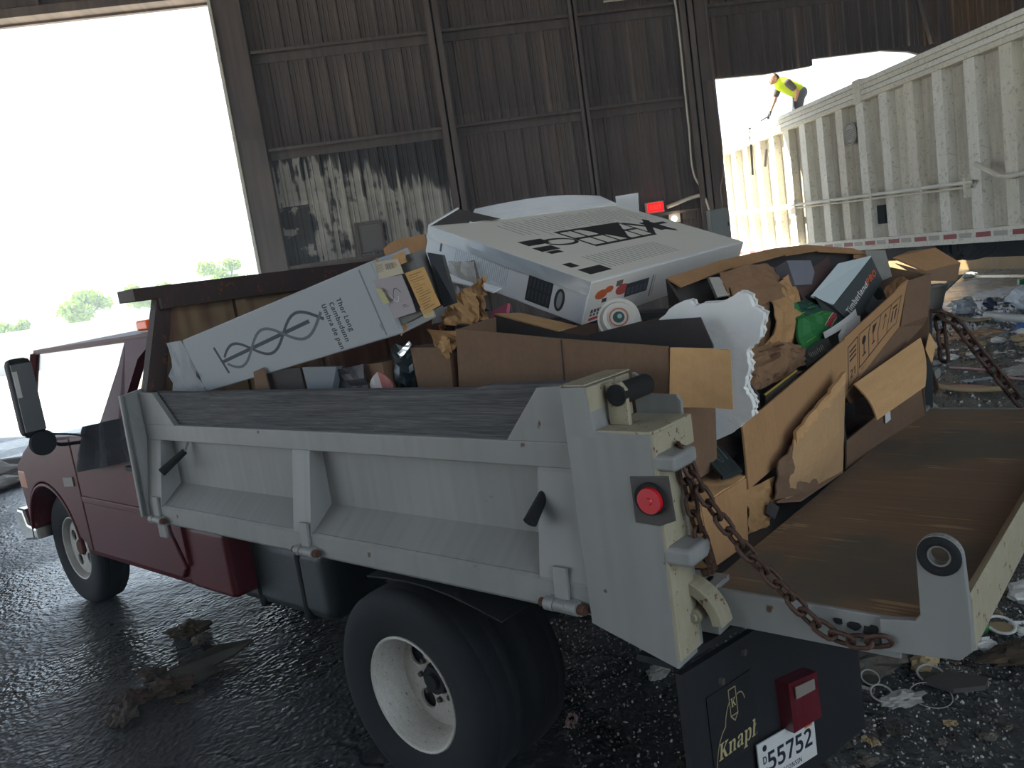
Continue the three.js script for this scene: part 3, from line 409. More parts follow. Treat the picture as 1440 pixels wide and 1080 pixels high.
  part('battery_box', bx(-1.74, -1.5, 0.62, 0.82, 0.5, 0.86, 0.02), mFrame, truck);
  // cab: body shell of the side profile, doors and fenders proud of it
  const FX = -3.75, arch = []; for (let i = 0; i <= 16; i++) { const a = Math.PI * i / 16; arch.push([FX + 0.44 * Math.cos(a), 0.47 + 0.42 * Math.sin(a)]); }
  const prof = [[-4.3, 0.62], [-4.28, 1.0], [-4.15, 1.1], [-4.05, 1.14], [-3.95, 1.19], [-1.84, 1.31], [-1.84, 0.5], [-1.9, 0.44], [-3.28, 0.44], [-3.305, 0.47], ...arch.slice(1, -1), [-4.195, 0.47], [-4.26, 0.54]];
  const cab = part('cab_body', prism(prof, -0.975, 0.975, 0.05), mRed, truck);
  part('inner_well', bx(-4.15, -3.34, 0.5, 1.0, -0.62, 0.62, 0.02), mFrame, truck);
  part('rear_fairing', bx(-1.92, -1.47, 0.45, 0.8, 0.8, 0.98, 0.03), mRed, truck); part('rear_fairing', bx(-1.92, -1.47, 0.45, 0.8, -0.98, -0.8, 0.03), mRed, truck);
  for (const s of [1, -1]) {
    const zA = s > 0 ? 0.95 : -1.0, zB = s > 0 ? 1.0 : -0.95;
    const door = part('door', prism([[-3.12, 1.245], [-2.06, 1.298], [-2.04, 0.95], [-2.0, 0.75], [-1.9, 0.56], [-1.96, 0.5], [-3.12, 0.5]], zA, zB, 0.01), mRed, truck);
    part('door_handle', bx(-2.34, -2.18, 1.08, 1.11, s * 0.998, s * 1.02, 0.008), mBlack, door);
    part('side_moulding', bx(-3.1, -2.06, 0.83, 0.87, s * 0.994, s * 1.01, 0.006), mRed, door);
    part('front_fender', prism([[-4.22, 1.0], [-3.95, 1.13], [-3.14, 1.235], [-3.14, 0.5], ...arch.slice(1, -1).map(([x, y]) => [x, y + 0.02]), [-4.2, 0.62]], zA, s > 0 ? 0.996 : -0.95, 0.01), mRed, truck);
    part('rear_quarter', prism([[-2.03, 1.295], [-1.86, 1.3], [-1.86, 0.58], [-1.97, 0.76], [-2.01, 0.95]], zA, zB, 0.008), mRed, truck);
    part('wheel_arch_lip', tube(arch.map(([x, y]) => [x, y, s * 0.99]), 0.014, 40), mRed, truck);
    part('headlamp', bx(-4.3, -4.2, 0.82, 0.98, s * 0.66, s * 0.96, 0.02), M({ color: 0xc9c6bc, roughness: 0.2 }), truck); part('corner_marker', bx(-4.22, -4.08, 0.84, 0.97, s * 0.975, s * 0.998, 0.01), M({ color: 0xb0602a, roughness: 0.3 }), truck);
    // pillars lean in with the glass
    part('windscreen_pillar', bar([-3.98, 1.2, s * 0.94], [-3.86, 1.765, s * 0.83], 0.045, 0.045), mRed, truck);
    part('door_pillar', slab([[-2.69, 1.28, s * 0.965], [-2.4, 1.3, s * 0.965], [-2.36, 1.45, s * 0.91], [-2.22, 1.68, s * 0.85], [-2.02, 1.785, s * 0.82], [-2.4, 1.785, s * 0.82], [-2.46, 1.65, s * 0.86]], 0.05), mRed, truck);
    part('rear_pillar', bar([-1.88, 1.3, s * 0.93], [-1.9, 1.78, s * 0.82], 0.07, 0.06), mRed, truck);
    part('side_window', slab([[-3.94, 1.22, s * 0.94], [-2.68, 1.28, s * 0.94], [-2.42, 1.77, s * 0.825], [-3.84, 1.755, s * 0.825]], 0.004), mGlass, truck);
    part('quarter_window', slab([[-2.38, 1.31, s * 0.94], [-1.9, 1.31, s * 0.94], [-1.92, 1.76, s * 0.83], [-2.04, 1.76, s * 0.83], [-2.2, 1.66, s * 0.855]], 0.004), mGlass, truck);
    part('drip_rail', bar([-3.88, 1.768, s * 0.825], [-1.88, 1.795, s * 0.825], 0.022, 0.016), mRed, truck);
  }
  part('cab_roof', sheet([[-3.88, 1.78, -0.83], [-1.86, 1.81, -0.83], [-1.86, 1.81, 0.83], [-3.88, 1.78, 0.83]], 8, 10, 0.025, (u, v) => 0.03 * Math.sin(v * Math.PI) * Math.min(1, 4 * u * (1 - u) + 0.4)), mRed, truck);
  part('windscreen', slab([[-3.98, 1.21, -0.9], [-3.98, 1.21, 0.9], [-3.87, 1.755, 0.8], [-3.87, 1.755, -0.8]], 0.006), mGlass, truck);
  part('front_bumper', prism([[-4.45, 0.66], [-4.47, 0.5], [-4.39, 0.42], [-4.12, 0.46], [-4.12, 0.54], [-4.29, 0.56], [-4.33, 0.66]], -1.0, 1.0, 0.02), mChrome, truck);
  part('grille', bx(-4.33, -4.26, 0.72, 1.0, -0.6, 0.6, 0.01), mBlack, truck);
  part('fender_badge', slab([[-3.36, 0.91, 1.0], [-3.2, 0.925, 1.0], [-3.2, 0.985, 1.0], [-3.36, 0.972, 1.0]], 0.008), M({ color: 0x6a605c, roughness: 0.5 }), truck);
  part('marker_lamp', bx(-2.42, -2.28, 1.83, 1.89, 0.68, 0.76, 0.015), new THREE.MeshPhysicalMaterial({ color: 0xff8a10, roughness: 0.3, transmission: 0.5, thickness: 0 }), truck);
  const mir = part('mirror', merge(bx(-2.93, -2.83, 1.33, 1.78, 1.19, 1.32, 0.035)), mBlack, truck); part('mirror_glass', bx(-2.832, -2.826, 1.36, 1.75, 1.2, 1.31, 0.002), M({ color: 0x6a6c6c, roughness: 0.35, metalness: 0.3 }), mir); part('mirror_sticker', bx(-2.828, -2.822, 1.56, 1.71, 1.285, 1.308, 0.001), mLight, mir);
  part('round_mirror', merge(cyl([-2.9, 1.29, 1.235], [-2.83, 1.285, 1.235], 0.03, 0.074, 24), cyl([-2.83, 1.285, 1.235], [-2.815, 1.285, 1.235], 0.074, 0.066, 24)), mBlack, truck);
  part('mirror_arm', merge(tube([[-2.88, 1.34, 1.23], [-2.9, 1.25, 1.14], [-2.95, 1.22, 1.0]], 0.011), tube([[-2.8, 1.33, 1.2], [-2.66, 1.29, 1.08], [-2.5, 1.2, 1.0]], 0.006)), mBlack, truck);
  part('seat', merge(bx(-2.75, -2.25, 0.75, 0.95, -0.7, 0.7, 0.06), bx(-2.38, -2.2, 0.9, 1.25, -0.7, 0.7, 0.06)), M({ color: 0x2a2a2c, roughness: 0.9 }), truck); part('dashboard', bx(-3.75, -3.3, 0.95, 1.2, -0.84, 0.84, 0.05), mBlack, truck);

  // bed
  const bed = part('bed_floor', merge(bx(-1.75, 1.2, 0.9, 0.96, -1.06, 1.06, 0.004), bx(-1.7, 1.15, 0.82, 0.9, -0.9, -0.8), bx(-1.7, 1.15, 0.82, 0.9, 0.8, 0.9)), mDarkSteel, truck);
  for (let i = 0; i < 7; i++) part('cross_member', bx(-1.6 + i * 0.44, -1.52 + i * 0.44, 0.8, 0.9, -1.0, 1.0, 0.004), mFrame, bed);
  const side = (s) => {
    const g = (q) => { if (s < 0) { q.scale(1, 1, -1); const n = q.index ? q.toNonIndexed() : q; flip(n); n.computeVertexNormals(); return n; } return q; };
    const gate = part('side_gate', g(bx(-1.75, 0.94, 0.92, 1.388, 1.05, 1.064, 0.002)), mBed, truck);
    part('top_rail', g(bx(-1.745, 0.938, 1.309, 1.388, 1.055, 1.12, 0.006)), mBed, gate);
    part('bottom_rail', g(prismX([[1.05, 0.905], [1.175, 0.905], [1.182, 0.915], [1.182, 0.99], [1.172, 1.0], [1.05, 1.0]], -1.75, 0.938)), mBed, gate);
    part('sloped_ledge', g(prismX([[1.06, 1.085], [1.17, 0.998], [1.06, 0.998]], -1.74, 0.93)), mBed, gate);
    for (const [a, b] of [[-1.745, -1.606], [-0.492, -0.376], [0.757, 0.936]]) part('stile', g(prismX([[1.055, 1.312], [1.117, 1.312], [1.123, 1.3], [1.181, 1.0], [1.181, 0.98], [1.055, 0.98]], a, b)), mBed, gate);
    part('gusset', g(prism([[-1.748, 1.386], [-1.434, 1.386], [-1.59, 1.542], [-1.748, 1.548]], 1.095, 1.12, 0.003)), mBed, gate); part('gusset', g(prism([[0.649, 1.386], [0.936, 1.386], [0.936, 1.552], [0.793, 1.545]], 1.095, 1.12, 0.003)), mBed, gate);
    const wb2 = []; for (let i = 0; i <= 40; i++) { const x = -1.66 + i * 2.55 / 40; wb2.push([x, 1.538 + 0.006 * (fbm(i / 40, 0.3, 8, 3, 401) - 0.5) + (i > 34 ? 0.012 : 0)]); }
    part('side_board', g(prism([[-1.66, 1.385], [0.89, 1.385], ...wb2.reverse()], 1.05, 1.093, 0.002)), mWood, gate);
    for (const x of [-1.66, -0.42, 0.83]) {
      part('hinge', g(merge(cyl([x - 0.045, 0.93, 1.2], [x - 0.012, 0.93, 1.2], 0.02), cyl([x - 0.01, 0.93, 1.2], [x + 0.03, 0.93, 1.2], 0.018), cyl([x + 0.032, 0.93, 1.2], [x + 0.07, 0.93, 1.2], 0.02), cyl([x - 0.06, 0.93, 1.2], [x + 0.085, 0.93, 1.2], 0.009), bar([x + 0.01, 0.94, 1.19], [x + 0.01, 1.04, 1.183], 0.05, 0.012, V(0, 0, 1)), bx(x - 0.04, x + 0.07, 0.9, 0.95, 1.17, 1.19))), mBed, gate); part('hinge_pin', g(merge(cyl([x - 0.066, 0.93, 1.2], [x - 0.046, 0.93, 1.2], 0.013), cyl([x + 0.072, 0.93, 1.2], [x + 0.095, 0.93, 1.2], 0.014))), mRust, gate);
    }
    part('hinge_strap', g(bx(-1.66, -1.58, 0.84, 0.93, 1.185, 1.2, 0.006)), mBed, gate);
    for (const [a, b] of [[[-1.425, 1.258, 1.1], [-1.485, 1.18, 1.2]], [[0.77, 1.235, 1.12], [0.772, 1.172, 1.205]]]) { const hd = part('lock_grip', g(cyl(a, b, 0.015, 0.021)), mRubber, gate); part('lock_pin', g(bar([a[0] + 0.012, 1.3, a[2] - 0.02], [a[0], a[1], a[2]], 0.02, 0.01)), mBed, hd); }
    // rear corner post
    const po = part('corner_post', g(prism([[0.94, 1.561], [1.022, 1.561], [1.036, 1.445], [1.2, 1.438], [1.2, 0.82], [0.94, 0.896]], 1.06, 1.2, 0.004)), mBed, truck);
    part('post_top', g(merge(prism([[0.942, 1.563], [1.02, 1.563], [1.02, 1.567], [0.942, 1.567]], 0.98, 1.198), bx(1.016, 1.03, 1.445, 1.56, 1.0, 1.198, 0.002))), mBedWorn, po);
    part('step_top', g(merge(bx(1.036, 1.2, 1.438, 1.447, 1.0, 1.198, 0.002), bx(1.2, 1.207, 1.37, 1.447, 1.0, 1.19, 0.002))), mBedWorn, po);
    part('latch_plate', g(prism([[1.045, 1.447], [1.105, 1.447], [1.105, 1.54], [1.09, 1.56], [1.045, 1.56]], 1.125, 1.14, 0.002)), mBedWorn, po);
    part('latch_plate', g(prism([[1.04, 1.44], [1.18, 1.435], [1.182, 1.48], [1.17, 1.497], [1.08, 1.5], [1.066, 1.515], [1.06, 1.55], [1.045, 1.56], [1.04, 1.56]], 0.99, 1.002, 0.002)), mBed, po);
    part('rubber_stop', g(merge(cyl([1.078, 1.527, 1.0], [1.078, 1.527, 1.146], 0.029), cyl([1.078, 1.527, 1.146], [1.078, 1.527, 1.149], 0.018))), mRubber, po);
    part('post_back', g(bx(1.196, 1.21, 0.84, 1.44, 1.09, 1.198, 0.003)), mBedWorn, po); part('post_foot', g(prism([[1.12, 0.86], [1.25, 0.86], [1.255, 1.0], [1.12, 1.0]], 0.98, 1.06, 0.003)), mBed, po);
    part('chain_tab', g(bx(1.19, 1.262, 1.345, 1.388, 1.085, 1.2, 0.012)), mBed, po); part('chain_tab', g(bx(1.19, 1.275, 1.1, 1.15, 1.09, 1.2, 0.014)), mBed, po);
    const arc = []; for (let i = 0; i <= 10; i++) { const a = (95 - i * 9) * R_; arc.push([1.17 + 0.125 * Math.cos(a), 0.905 + 0.125 * Math.sin(a)]); } for (let i = 10; i >= 0; i--) { const a = (95 - i * 9) * R_; arc.push([1.17 + 0.095 * Math.cos(a), 0.905 + 0.095 * Math.sin(a)]); }
    part('latch_arc', g(prism(arc, 1.06, 1.12, 0.003)), mBedWorn, po); part('pivot_bolt', g(merge(cyl([1.212, 0.93, 1.05], [1.212, 0.93, 1.12], 0.02), cyl([1.212, 0.93, 1.12], [1.212, 0.93, 1.128], 0.014, 0.012, 6))), mBedWorn, po);
    const lamp = part('tail_lamp', g(prism([[1.13, 1.33], [1.24, 1.338], [1.246, 1.225], [1.2, 1.207], [1.13, 1.21]], 1.198, 1.206, 0.002)), mDarkSteel, po);
    part('lamp_grommet', g(merge(cyl([1.185, 1.278, 1.2], [1.185, 1.278, 1.216], 0.044, 0.042, 28))), mRubber, lamp); part('lamp_lens', g(merge(cyl([1.19, 1.277, 1.21], [1.19, 1.277, 1.226], 0.036, 0.033, 28), cyl([1.19, 1.277, 1.226], [1.19, 1.277, 1.23], 0.01, 0.008, 14))), mRedLens, lamp);
    // front flange post
    part('front_post', g(prismX([[1.05, 0.92], [1.215, 0.94], [1.195, 1.545], [1.05, 1.567]], -1.775, -1.75)), mBed, truck); part('front_post_lip', g(bar([-1.76, 0.94, 1.207], [-1.76, 1.546, 1.19], 0.02, 0.03)), mBed, truck);
  };
  side(1); side(-1);
  // headboard with overhanging top beam
  const hb = part('headboard', prismX([[-1.095, 0.95], [-1.095, 1.56], [-0.93, 2.0], [0.93, 2.0], [1.095, 1.56], [1.095, 0.95]], -1.755, -1.735), mHead, truck);
  part('top_beam', merge(bx(-1.84, -1.66, 1.985, 2.045, -1.1, 1.075, 0.004), bx(-1.69, -1.66, 1.93, 1.99, -0.95, 0.95, 0.002)), mRustDark(), hb);
  for (const s of [-1, 1]) part('headboard_post', slab([[-1.725, 1.54, s * 1.1], [-1.725, 1.54, s * 1.0], [-1.725, 1.99, s * 0.87], [-1.725, 1.99, s * 0.95]], 0.06), mRustDark(), hb);
  for (const z of [-0.5, 0, 0.5]) part('headboard_rib', bx(-1.735, -1.7, 0.96, 1.98, z - 0.03, z + 0.03, 0.004), mHead, hb);
  // tailgate lowered level
  const tg = part('tailgate', merge(bx(1.215, 1.8, 0.93, 0.985, -1.045, 1.045, 0.004), bx(1.22, 1.3, 0.9, 0.94, -1.03, 1.03, 0.004)), mDeck, truck);
  part('hinge_gap', bx(1.195, 1.215, 0.92, 0.968, -1.04, 1.04, 0.002), mDarkSteel, tg);
  for (const s of [1, -1]) {
    part('edge_plate', bx(1.225, 1.7, 0.892, 0.99, s * 1.043, s * 1.056, 0.003), mBed, tg);
    const a0 = []; for (let i = 0; i <= 12; i++) { const a = Math.PI * (1 - i / 12); a0.push([1.798 + 0.046 * Math.cos(a), 1.158 + 0.046 * Math.sin(a)]); }
    part('corner_plate', prism([[1.665, 0.912], [1.665, 0.99], [1.74, 1.0], [1.752, 1.015], ...a0, [1.852, 1.0], [1.85, 0.95], [1.825, 0.925]].map((p) => p), s > 0 ? 1.05 : -1.072, s > 0 ? 1.072 : -1.05, 0.002, [[1.798, 1.158, 0.022]]), mBed, tg);
    const tr = new THREE.TorusGeometry(0.034, 0.012, 10, 32); tr.scale(1, 1, 1.2); tr.translate(1.798, 1.158, s * 1.066); part('ring_bushing', tr, mRubber, tg);
  }
  part('end_rail', merge(prism([[1.79, 0.94], [1.84, 0.935], [1.852, 0.95], [1.852, 1.06], [1.845, 1.068], [1.8, 1.0], [1.79, 0.988]], -1.05, 1.05, 0.002)), mBedWorn, tg);
  for (const [x, y, r] of [[1.60, 0.955, 0.012], [1.635, 0.945, 0.014], [1.645, 0.957, 0.01], [1.565, 0.96, 0.009]]) { const P = []; for (let i = 0; i < 9; i++) { const a = i / 9 * 6.283, k = r * (0.7 + 0.5 * hash(i, 3, (x * 1000) | 0)); P.push([x + k * 1.3 * Math.cos(a), y + k * Math.sin(a), 1.057]); } part('paint_chip', slab(P, 0.0012), mBlack, tg); }
  for (const s of [1, -1]) part('tailgate_arm', bar([1.22, 0.93, s * 1.03], [1.22, 1.0, s * 1.03], 0.05, 0.02), mBed, tg);
  // chains, link by link
  const lk = new THREE.TorusGeometry(0.014, 0.0052, 7, 16); { const p = lk.attributes.position; for (let i = 0; i < p.count; i++) p.setX(i, p.getX(i) + Math.sign(p.getX(i)) * 0.0105 * Math.min(1, Math.abs(p.getX(i)) / 0.004)); lk.computeVertexNormals(); }
  const chain = (pts, k = 1) => {
    const c = new THREE.Group(); c.name = 'chain'; truck.add(c); const cv = new THREE.CatmullRomCurve3(pts.map((p) => V(p))), L = cv.getLength(), n = Math.round(L / (0.037 * k));
    for (let i = 0; i < n; i++) { const u = (i + 0.5) / n, p = cv.getPointAt(u), d = cv.getTangentAt(u), q = new THREE.Quaternion().setFromUnitVectors(V(1, 0, 0), d).multiply(new THREE.Quaternion().setFromAxisAngle(V(1, 0, 0), (i % 2 ? 1.57 : 0) + 0.5 + 0.25 * Math.sin(i * 3.1))); inst('link', lk, mChain, c, p, q, V(k, k, k)); }
  };
  chain([[1.222, 1.385, 1.105], [1.24, 1.37, 1.12], [1.275, 1.272, 1.11], [1.36, 1.149, 1.11], [1.446, 1.05, 1.1], [1.523, 0.962, 1.09], [1.57, 0.935, 1.085], [1.62, 0.932, 1.085], [1.682, 0.945, 1.08]], 1.12);
  chain([[1.225, 1.38, 1.1], [1.232, 1.3, 1.105], [1.242, 1.21, 1.105], [1.256, 1.12, 1.1], [1.262, 1.085, 1.1]], 1.12);
  chain([[1.262, 1.4, -1.1], [1.309, 1.4, -1.1], [1.36, 1.372, -1.1], [1.45, 1.24, -1.09], [1.575, 1.05, -1.08], [1.62, 0.99, -1.07]], 1.6); chain([[1.3, 1.395, -1.11], [1.308, 1.3, -1.11], [1.312, 1.19, -1.11]], 1.6);
  for (const s of [1, -1]) part('chain_hook', merge(bar([1.26, 1.15, s * 1.1], [1.275, 1.06, s * 1.1], 0.022, 0.018), bar([1.275, 1.06, s * 1.1], [1.245, 1.05, s * 1.1], 0.02, 0.018)), mChain, truck);
  // rear skirt with lamp, plate and lettering, turned a little to the left
  const sk = (z, y, o = 0) => [1.22 + (1.05 - z) * 0.212 + o, y, z];
  const skirt = part('rear_skirt', merge(slab([sk(1.19, 0.8), sk(0.4, 0.8), sk(0.4, 0.26), sk(1.19, 0.26)], 0.02), slab([sk(1.19, 0.82, -0.01), sk(0.4, 0.82, -0.01), sk(0.4, 0.82, -0.12), sk(1.19, 0.82, -0.12)], 0.02), bx(1.1, 1.3, 0.6, 0.86, 0.3, 0.46, 0.01)), mBlack, truck);
  part('bolt', cyl(sk(1.05, 0.72, 0.01), sk(1.05, 0.72, 0.02), 0.012, 0.01, 8), mDarkSteel, skirt); part('bolt', cyl(sk(0.95, 0.76, 0.01), sk(0.95, 0.76, 0.02), 0.012, 0.01, 8), mDarkSteel, skirt);
  const quadUV = (g) => g;
  const tl = part('lower_tail_lamp', sheet([sk(0.83, 0.622, 0.03), sk(0.695, 0.6, 0.03), sk(0.69, 0.455, 0.03), sk(0.825, 0.468, 0.03)], 4, 4, 0.05, (u, v) => -0.012 * Math.sin(u * 3.14) * Math.sin(v * 3.14)), new THREE.MeshPhysicalMaterial({ color: 0x5e1420, roughness: 0.3, clearcoat: 0.5 }), skirt);
  part('clear_lens', sheet([sk(0.81, 0.602, 0.058), sk(0.72, 0.588, 0.058), sk(0.72, 0.555, 0.058), sk(0.81, 0.565, 0.058)], 1, 1, 0.004), M({ color: 0x8a8078, roughness: 0.3 }), tl);
  const plateT = canvasTex(512, 256, (x, w, h) => { x.fillStyle = '#c9c8c2'; x.fillRect(0, 0, w, h); x.fillStyle = '#20242c'; x.font = 'bold 150px sans-serif'; x.textAlign = 'center'; x.fillText('55752', w * 0.54, 180); x.font = 'bold 60px sans-serif'; x.fillText('D', 52, 128); x.fillText('G', 52, 196); x.font = 'bold 40px sans-serif'; x.fillText('WISCONSIN', w / 2, 238); x.beginPath(); x.arc(60, 40, 18, 0, 7); x.fill(); x.fillStyle = '#b86a3c'; x.fillRect(420, 14, 70, 50); });
  part('licence_plate', sheet([sk(0.955, 0.486, 0.025), sk(0.69, 0.456, 0.025), sk(0.69, 0.32, 0.025), sk(0.955, 0.35, 0.025)], 1, 1, 0.004), M({ map: plateT, roughness: 0.5 }), skirt);
  const logoT = canvasTex(256, 256, (x, w, h) => { x.fillStyle = '#101113'; x.fillRect(0, 0, w, h); x.strokeStyle = '#9a8c66'; x.fillStyle = '#a8996e'; x.lineWidth = 4; x.strokeRect(120, 20, 40, 90); x.beginPath(); x.moveTo(120, 110); x.lineTo(140, 130); x.lineTo(160, 110); x.stroke(); x.font = 'bold 40px serif'; x.fillText('K', 126, 82); x.beginPath(); x.moveTo(118, 60); x.quadraticCurveTo(90, 90, 84, 130); x.quadraticCurveTo(30, 160, 14, 250); x.stroke(); x.beginPath(); x.moveTo(164, 50); x.quadraticCurveTo(200, 40, 206, 80); x.stroke(); x.font = 'italic bold 74px serif'; x.fillText('Knaph', 26, 226); });
  part('lettering', sheet([sk(1.115, 0.7, 0.013), sk(0.93, 0.7, 0.013), sk(0.93, 0.48, 0.013), sk(1.115, 0.48, 0.013)], 1, 1, 0.002), M({ map: logoT, roughness: 0.6 }), skirt);
}
function mRustDark() { return mRD ??= M({ map: paint([74, 50, 40], [46, 38, 36], [104, 60, 40], 410, 1.5, 0.62), roughness: 0.7 }); }
var mRD;
{
  const j = cargo('black_jacket', 'black cloth hanging over the red door just ahead of the bed', 'cloth', [-2.5, 1.0, 1.01]);
  part('cloth', sheet([[-2.72, 1.33, 1.01], [-2.1, 1.4, 1.01], [-2.0, 1.18, 1.03], [-2.9, 1.05, 1.03]], 14, 10, 0.02, (u, v) => 0.02 + 0.03 * fbm(u, v, 4, 3, 420) + 0.012 * Math.sin(u * 14)), M({ color: 0x1c1d22, roughness: 0.95 }), j);
}

// ---------- the load (truck axes) ----------
const FL = 0.96;                                             // bed floor
const basis = (R, c) => new THREE.Matrix4().set(R[0][0], R[0][1], R[0][2], c[0], R[1][0], R[1][1], R[1][2], c[1], R[2][0], R[2][1], R[2][2], c[2], 0, 0, 0, 1);
const crease = (s, a = 0.01, f = 6) => (u, v) => a * (Math.abs(fbm(u, v, f, 3, s) - 0.5) * 2 - 0.3);
const bend = (a) => (u, v) => a * 4 * u * (1 - u);
const ink = (draw, w, h, bg) => M({ map: canvasTex(w, h, (x) => { x.fillStyle = bg; x.fillRect(0, 0, w, h); draw(x, w, h); }), roughness: 0.7 });
// long grey box with the twisted ribbon print
{
  const Ra = [[0.99, -0.138, -0.009], [0.134, 0.972, -0.194], [0.036, 0.191, 0.981]], ca = [-0.65, 1.761, 0.915], m = basis(Ra, ca), L = 1.543 / 2, H = 0.134, D = 0.09;
  const P = (x, y, z) => V(x, y, z).applyMatrix4(m).toArray();
  const b = cargo('lamp_carton', 'long slanting grey carton printed with a twisted ribbon, resting on the left side', 'box', [-0.65, 1.6, 0.9]);
  const body = part('body', bx(-L, L, -H, H, -D, D, 0.006).applyMatrix4(m), mHelix, b);
  const print = ink((x, w, h) => {
    x.strokeStyle = '#30373c'; x.lineCap = 'butt';
    x.lineWidth = 13; x.beginPath(); x.moveTo(170, 78); x.lineTo(190, 208); x.stroke(); x.lineWidth = 15; x.beginPath(); x.moveTo(182, 152); x.lineTo(700, 112); x.stroke();
    for (const ph of [0, 1]) { x.beginPath(); x.lineWidth = 12; x.strokeStyle = ph ? '#565e64' : '#343c42'; for (let i = 0; i <= 120; i++) { const t = i / 120, xx = 205 + t * 560, yy = 151 - t * 42 + (ph ? 1 : -1) * Math.sin(t * 9.4 + 0.3) * 52; i ? x.lineTo(xx, yy) : x.moveTo(xx, yy); } x.stroke(); }
    x.fillStyle = '#1c2024'; x.font = 'bold 27px sans-serif'; x.save(); x.translate(846, 70); x.rotate(1.57); x.fillText('Thor Long', 0, 0); x.fillText('Cambodunn', 4, 34); x.fillText('Umbra de pan', 0, 68); x.restore();
    x.font = '9px sans-serif'; x.save(); x.translate(965, 205); x.rotate(1.57); x.fillText('60012', 0, 0); x.restore();
    x.fillStyle = '#70777b'; x.fillRect(972, 6, 6, 244);
  }, 1024, 256, '#a2a8aa');
  part('printed_face', sheet([P(-L + 0.006, H - 0.006, D), P(L - 0.006, H - 0.006, D), P(L - 0.006, -H + 0.006, D), P(-L + 0.006, -H + 0.006, D)], 1, 1, 0.002), print, body);
  part('end_flap', sheet([[-1.6, 1.765, 0.99], P(-L, H, D), P(-L, -H, D), [-1.58, 1.53, 1.02]], 8, 6, 0.004, crease(501, 0.04, 3)), mHelix, b);
  part('end_flap', sheet([[-1.66, 1.7, 0.93], [-1.44, 1.76, 0.9], [-1.42, 1.52, 0.9], [-1.6, 1.5, 0.96]], 8, 6, 0.004, crease(503, 0.05, 3)), mHelix, b);
  part('inner_pack', slab([[0.09, 1.968, 1.0], [0.275, 1.985, 1.0], [0.3, 1.795, 0.975], [0.13, 1.75, 0.97]], 0.06), M({ color: 0x6c6a66, roughness: 0.7 }), b);
  part('inner_pack', slab([[0.3, 1.975, 0.98], [0.335, 1.96, 0.95], [0.36, 1.8, 0.95], [0.32, 1.79, 0.965]], 0.04), M({ color: 0x26292c, roughness: 0.4 }), b);
  part('torn_rim', sheet([[0.06, 1.975, 1.035], [0.1, 1.985, 1.03], [0.15, 1.74, 0.99], [0.118, 1.71, 0.995]], 3, 12, 0.004, crease(505, 0.02, 8)), mCardL, b);
  const paper = ink((x, w, h) => { x.strokeStyle = '#3a3a3e'; x.lineWidth = 5; x.beginPath(); for (let i = 0; i <= 40; i++) { const t = i / 40; x.lineTo(40 + t * 150, 110 + Math.sin(t * 6.3) * 34); } x.stroke(); x.strokeStyle = '#d8d8d8'; x.beginPath(); for (let i = 0; i <= 40; i++) { const t = i / 40; x.lineTo(20 + t * 130, 120 - Math.sin(t * 6.3) * 34 + t * 10); } x.stroke(); x.fillStyle = '#55565a'; x.fillRect(150, 190, 40, 5); x.fillRect(150, 202, 60, 4); }, 256, 256, '#a39a9c');
  part('paper_label', sheet([[0.074, 1.914, 1.045], [0.225, 1.916, 1.045], [0.238, 1.789, 1.02], [0.116, 1.772, 1.015]], 3, 3, 0.002, crease(507, 0.006, 4)), paper, b);
  const orange = ink((x) => { x.fillStyle = '#8a6a3c'; for (let i = 0; i < 15; i++) { const l = 60 + 130 * hash(i, 1, 9); x.fillRect(20 + 30 * hash(i, 2, 9), 20 + i * 15, l, 3 + 3 * hash(i, 3, 9)); } }, 256, 256, '#c89a58');
  part('orange_label', sheet([[0.235, 1.92, 1.04], [0.324, 1.931, 1.035], [0.353, 1.802, 1.015], [0.269, 1.778, 1.015]], 3, 3, 0.002, crease(509, 0.004, 3)), orange, b);
  const wl = ink((x) => { x.fillStyle = '#4a463e'; for (let i = 0; i < 22; i++) x.fillRect(110 + i * 4, 50, 1 + 2 * hash(i, 4, 2), 90); for (let i = 0; i < 7; i++) x.fillRect(16, 40 + i * 18, 60 + 20 * hash(i, 5, 2), 4); }, 256, 256, '#b9ad94');
  part('barcode_label', sheet([[0.097, 1.971, 1.045], [0.218, 1.971, 1.045], [0.232, 1.92, 1.042], [0.088, 1.912, 1.04]], 3, 2, 0.002, crease(511, 0.004, 3)), wl, b);
  part('tape', sheet([[0.19, 1.985, 1.04], [0.25, 1.99, 1.04], [0.255, 1.955, 1.04], [0.2, 1.945, 1.045]], 3, 3, 0.002, crease(513, 0.008, 3)), mCardL, b); part('tape', sheet([[0.26, 1.8, 1.02], [0.31, 1.815, 1.015], [0.305, 1.765, 1.005], [0.265, 1.765, 1.01]], 3, 3, 0.002, crease(515, 0.008, 3)), M({ color: 0xc4b284, roughness: 0.5 }), b);
  part('yellow_tape', sheet([[0.085, 1.885, 1.048], [0.115, 1.88, 1.048], [0.13, 1.83, 1.035], [0.1, 1.83, 1.038]], 2, 2, 0.002), M({ color: 0xb4ae78, roughness: 0.5 }), b);
}
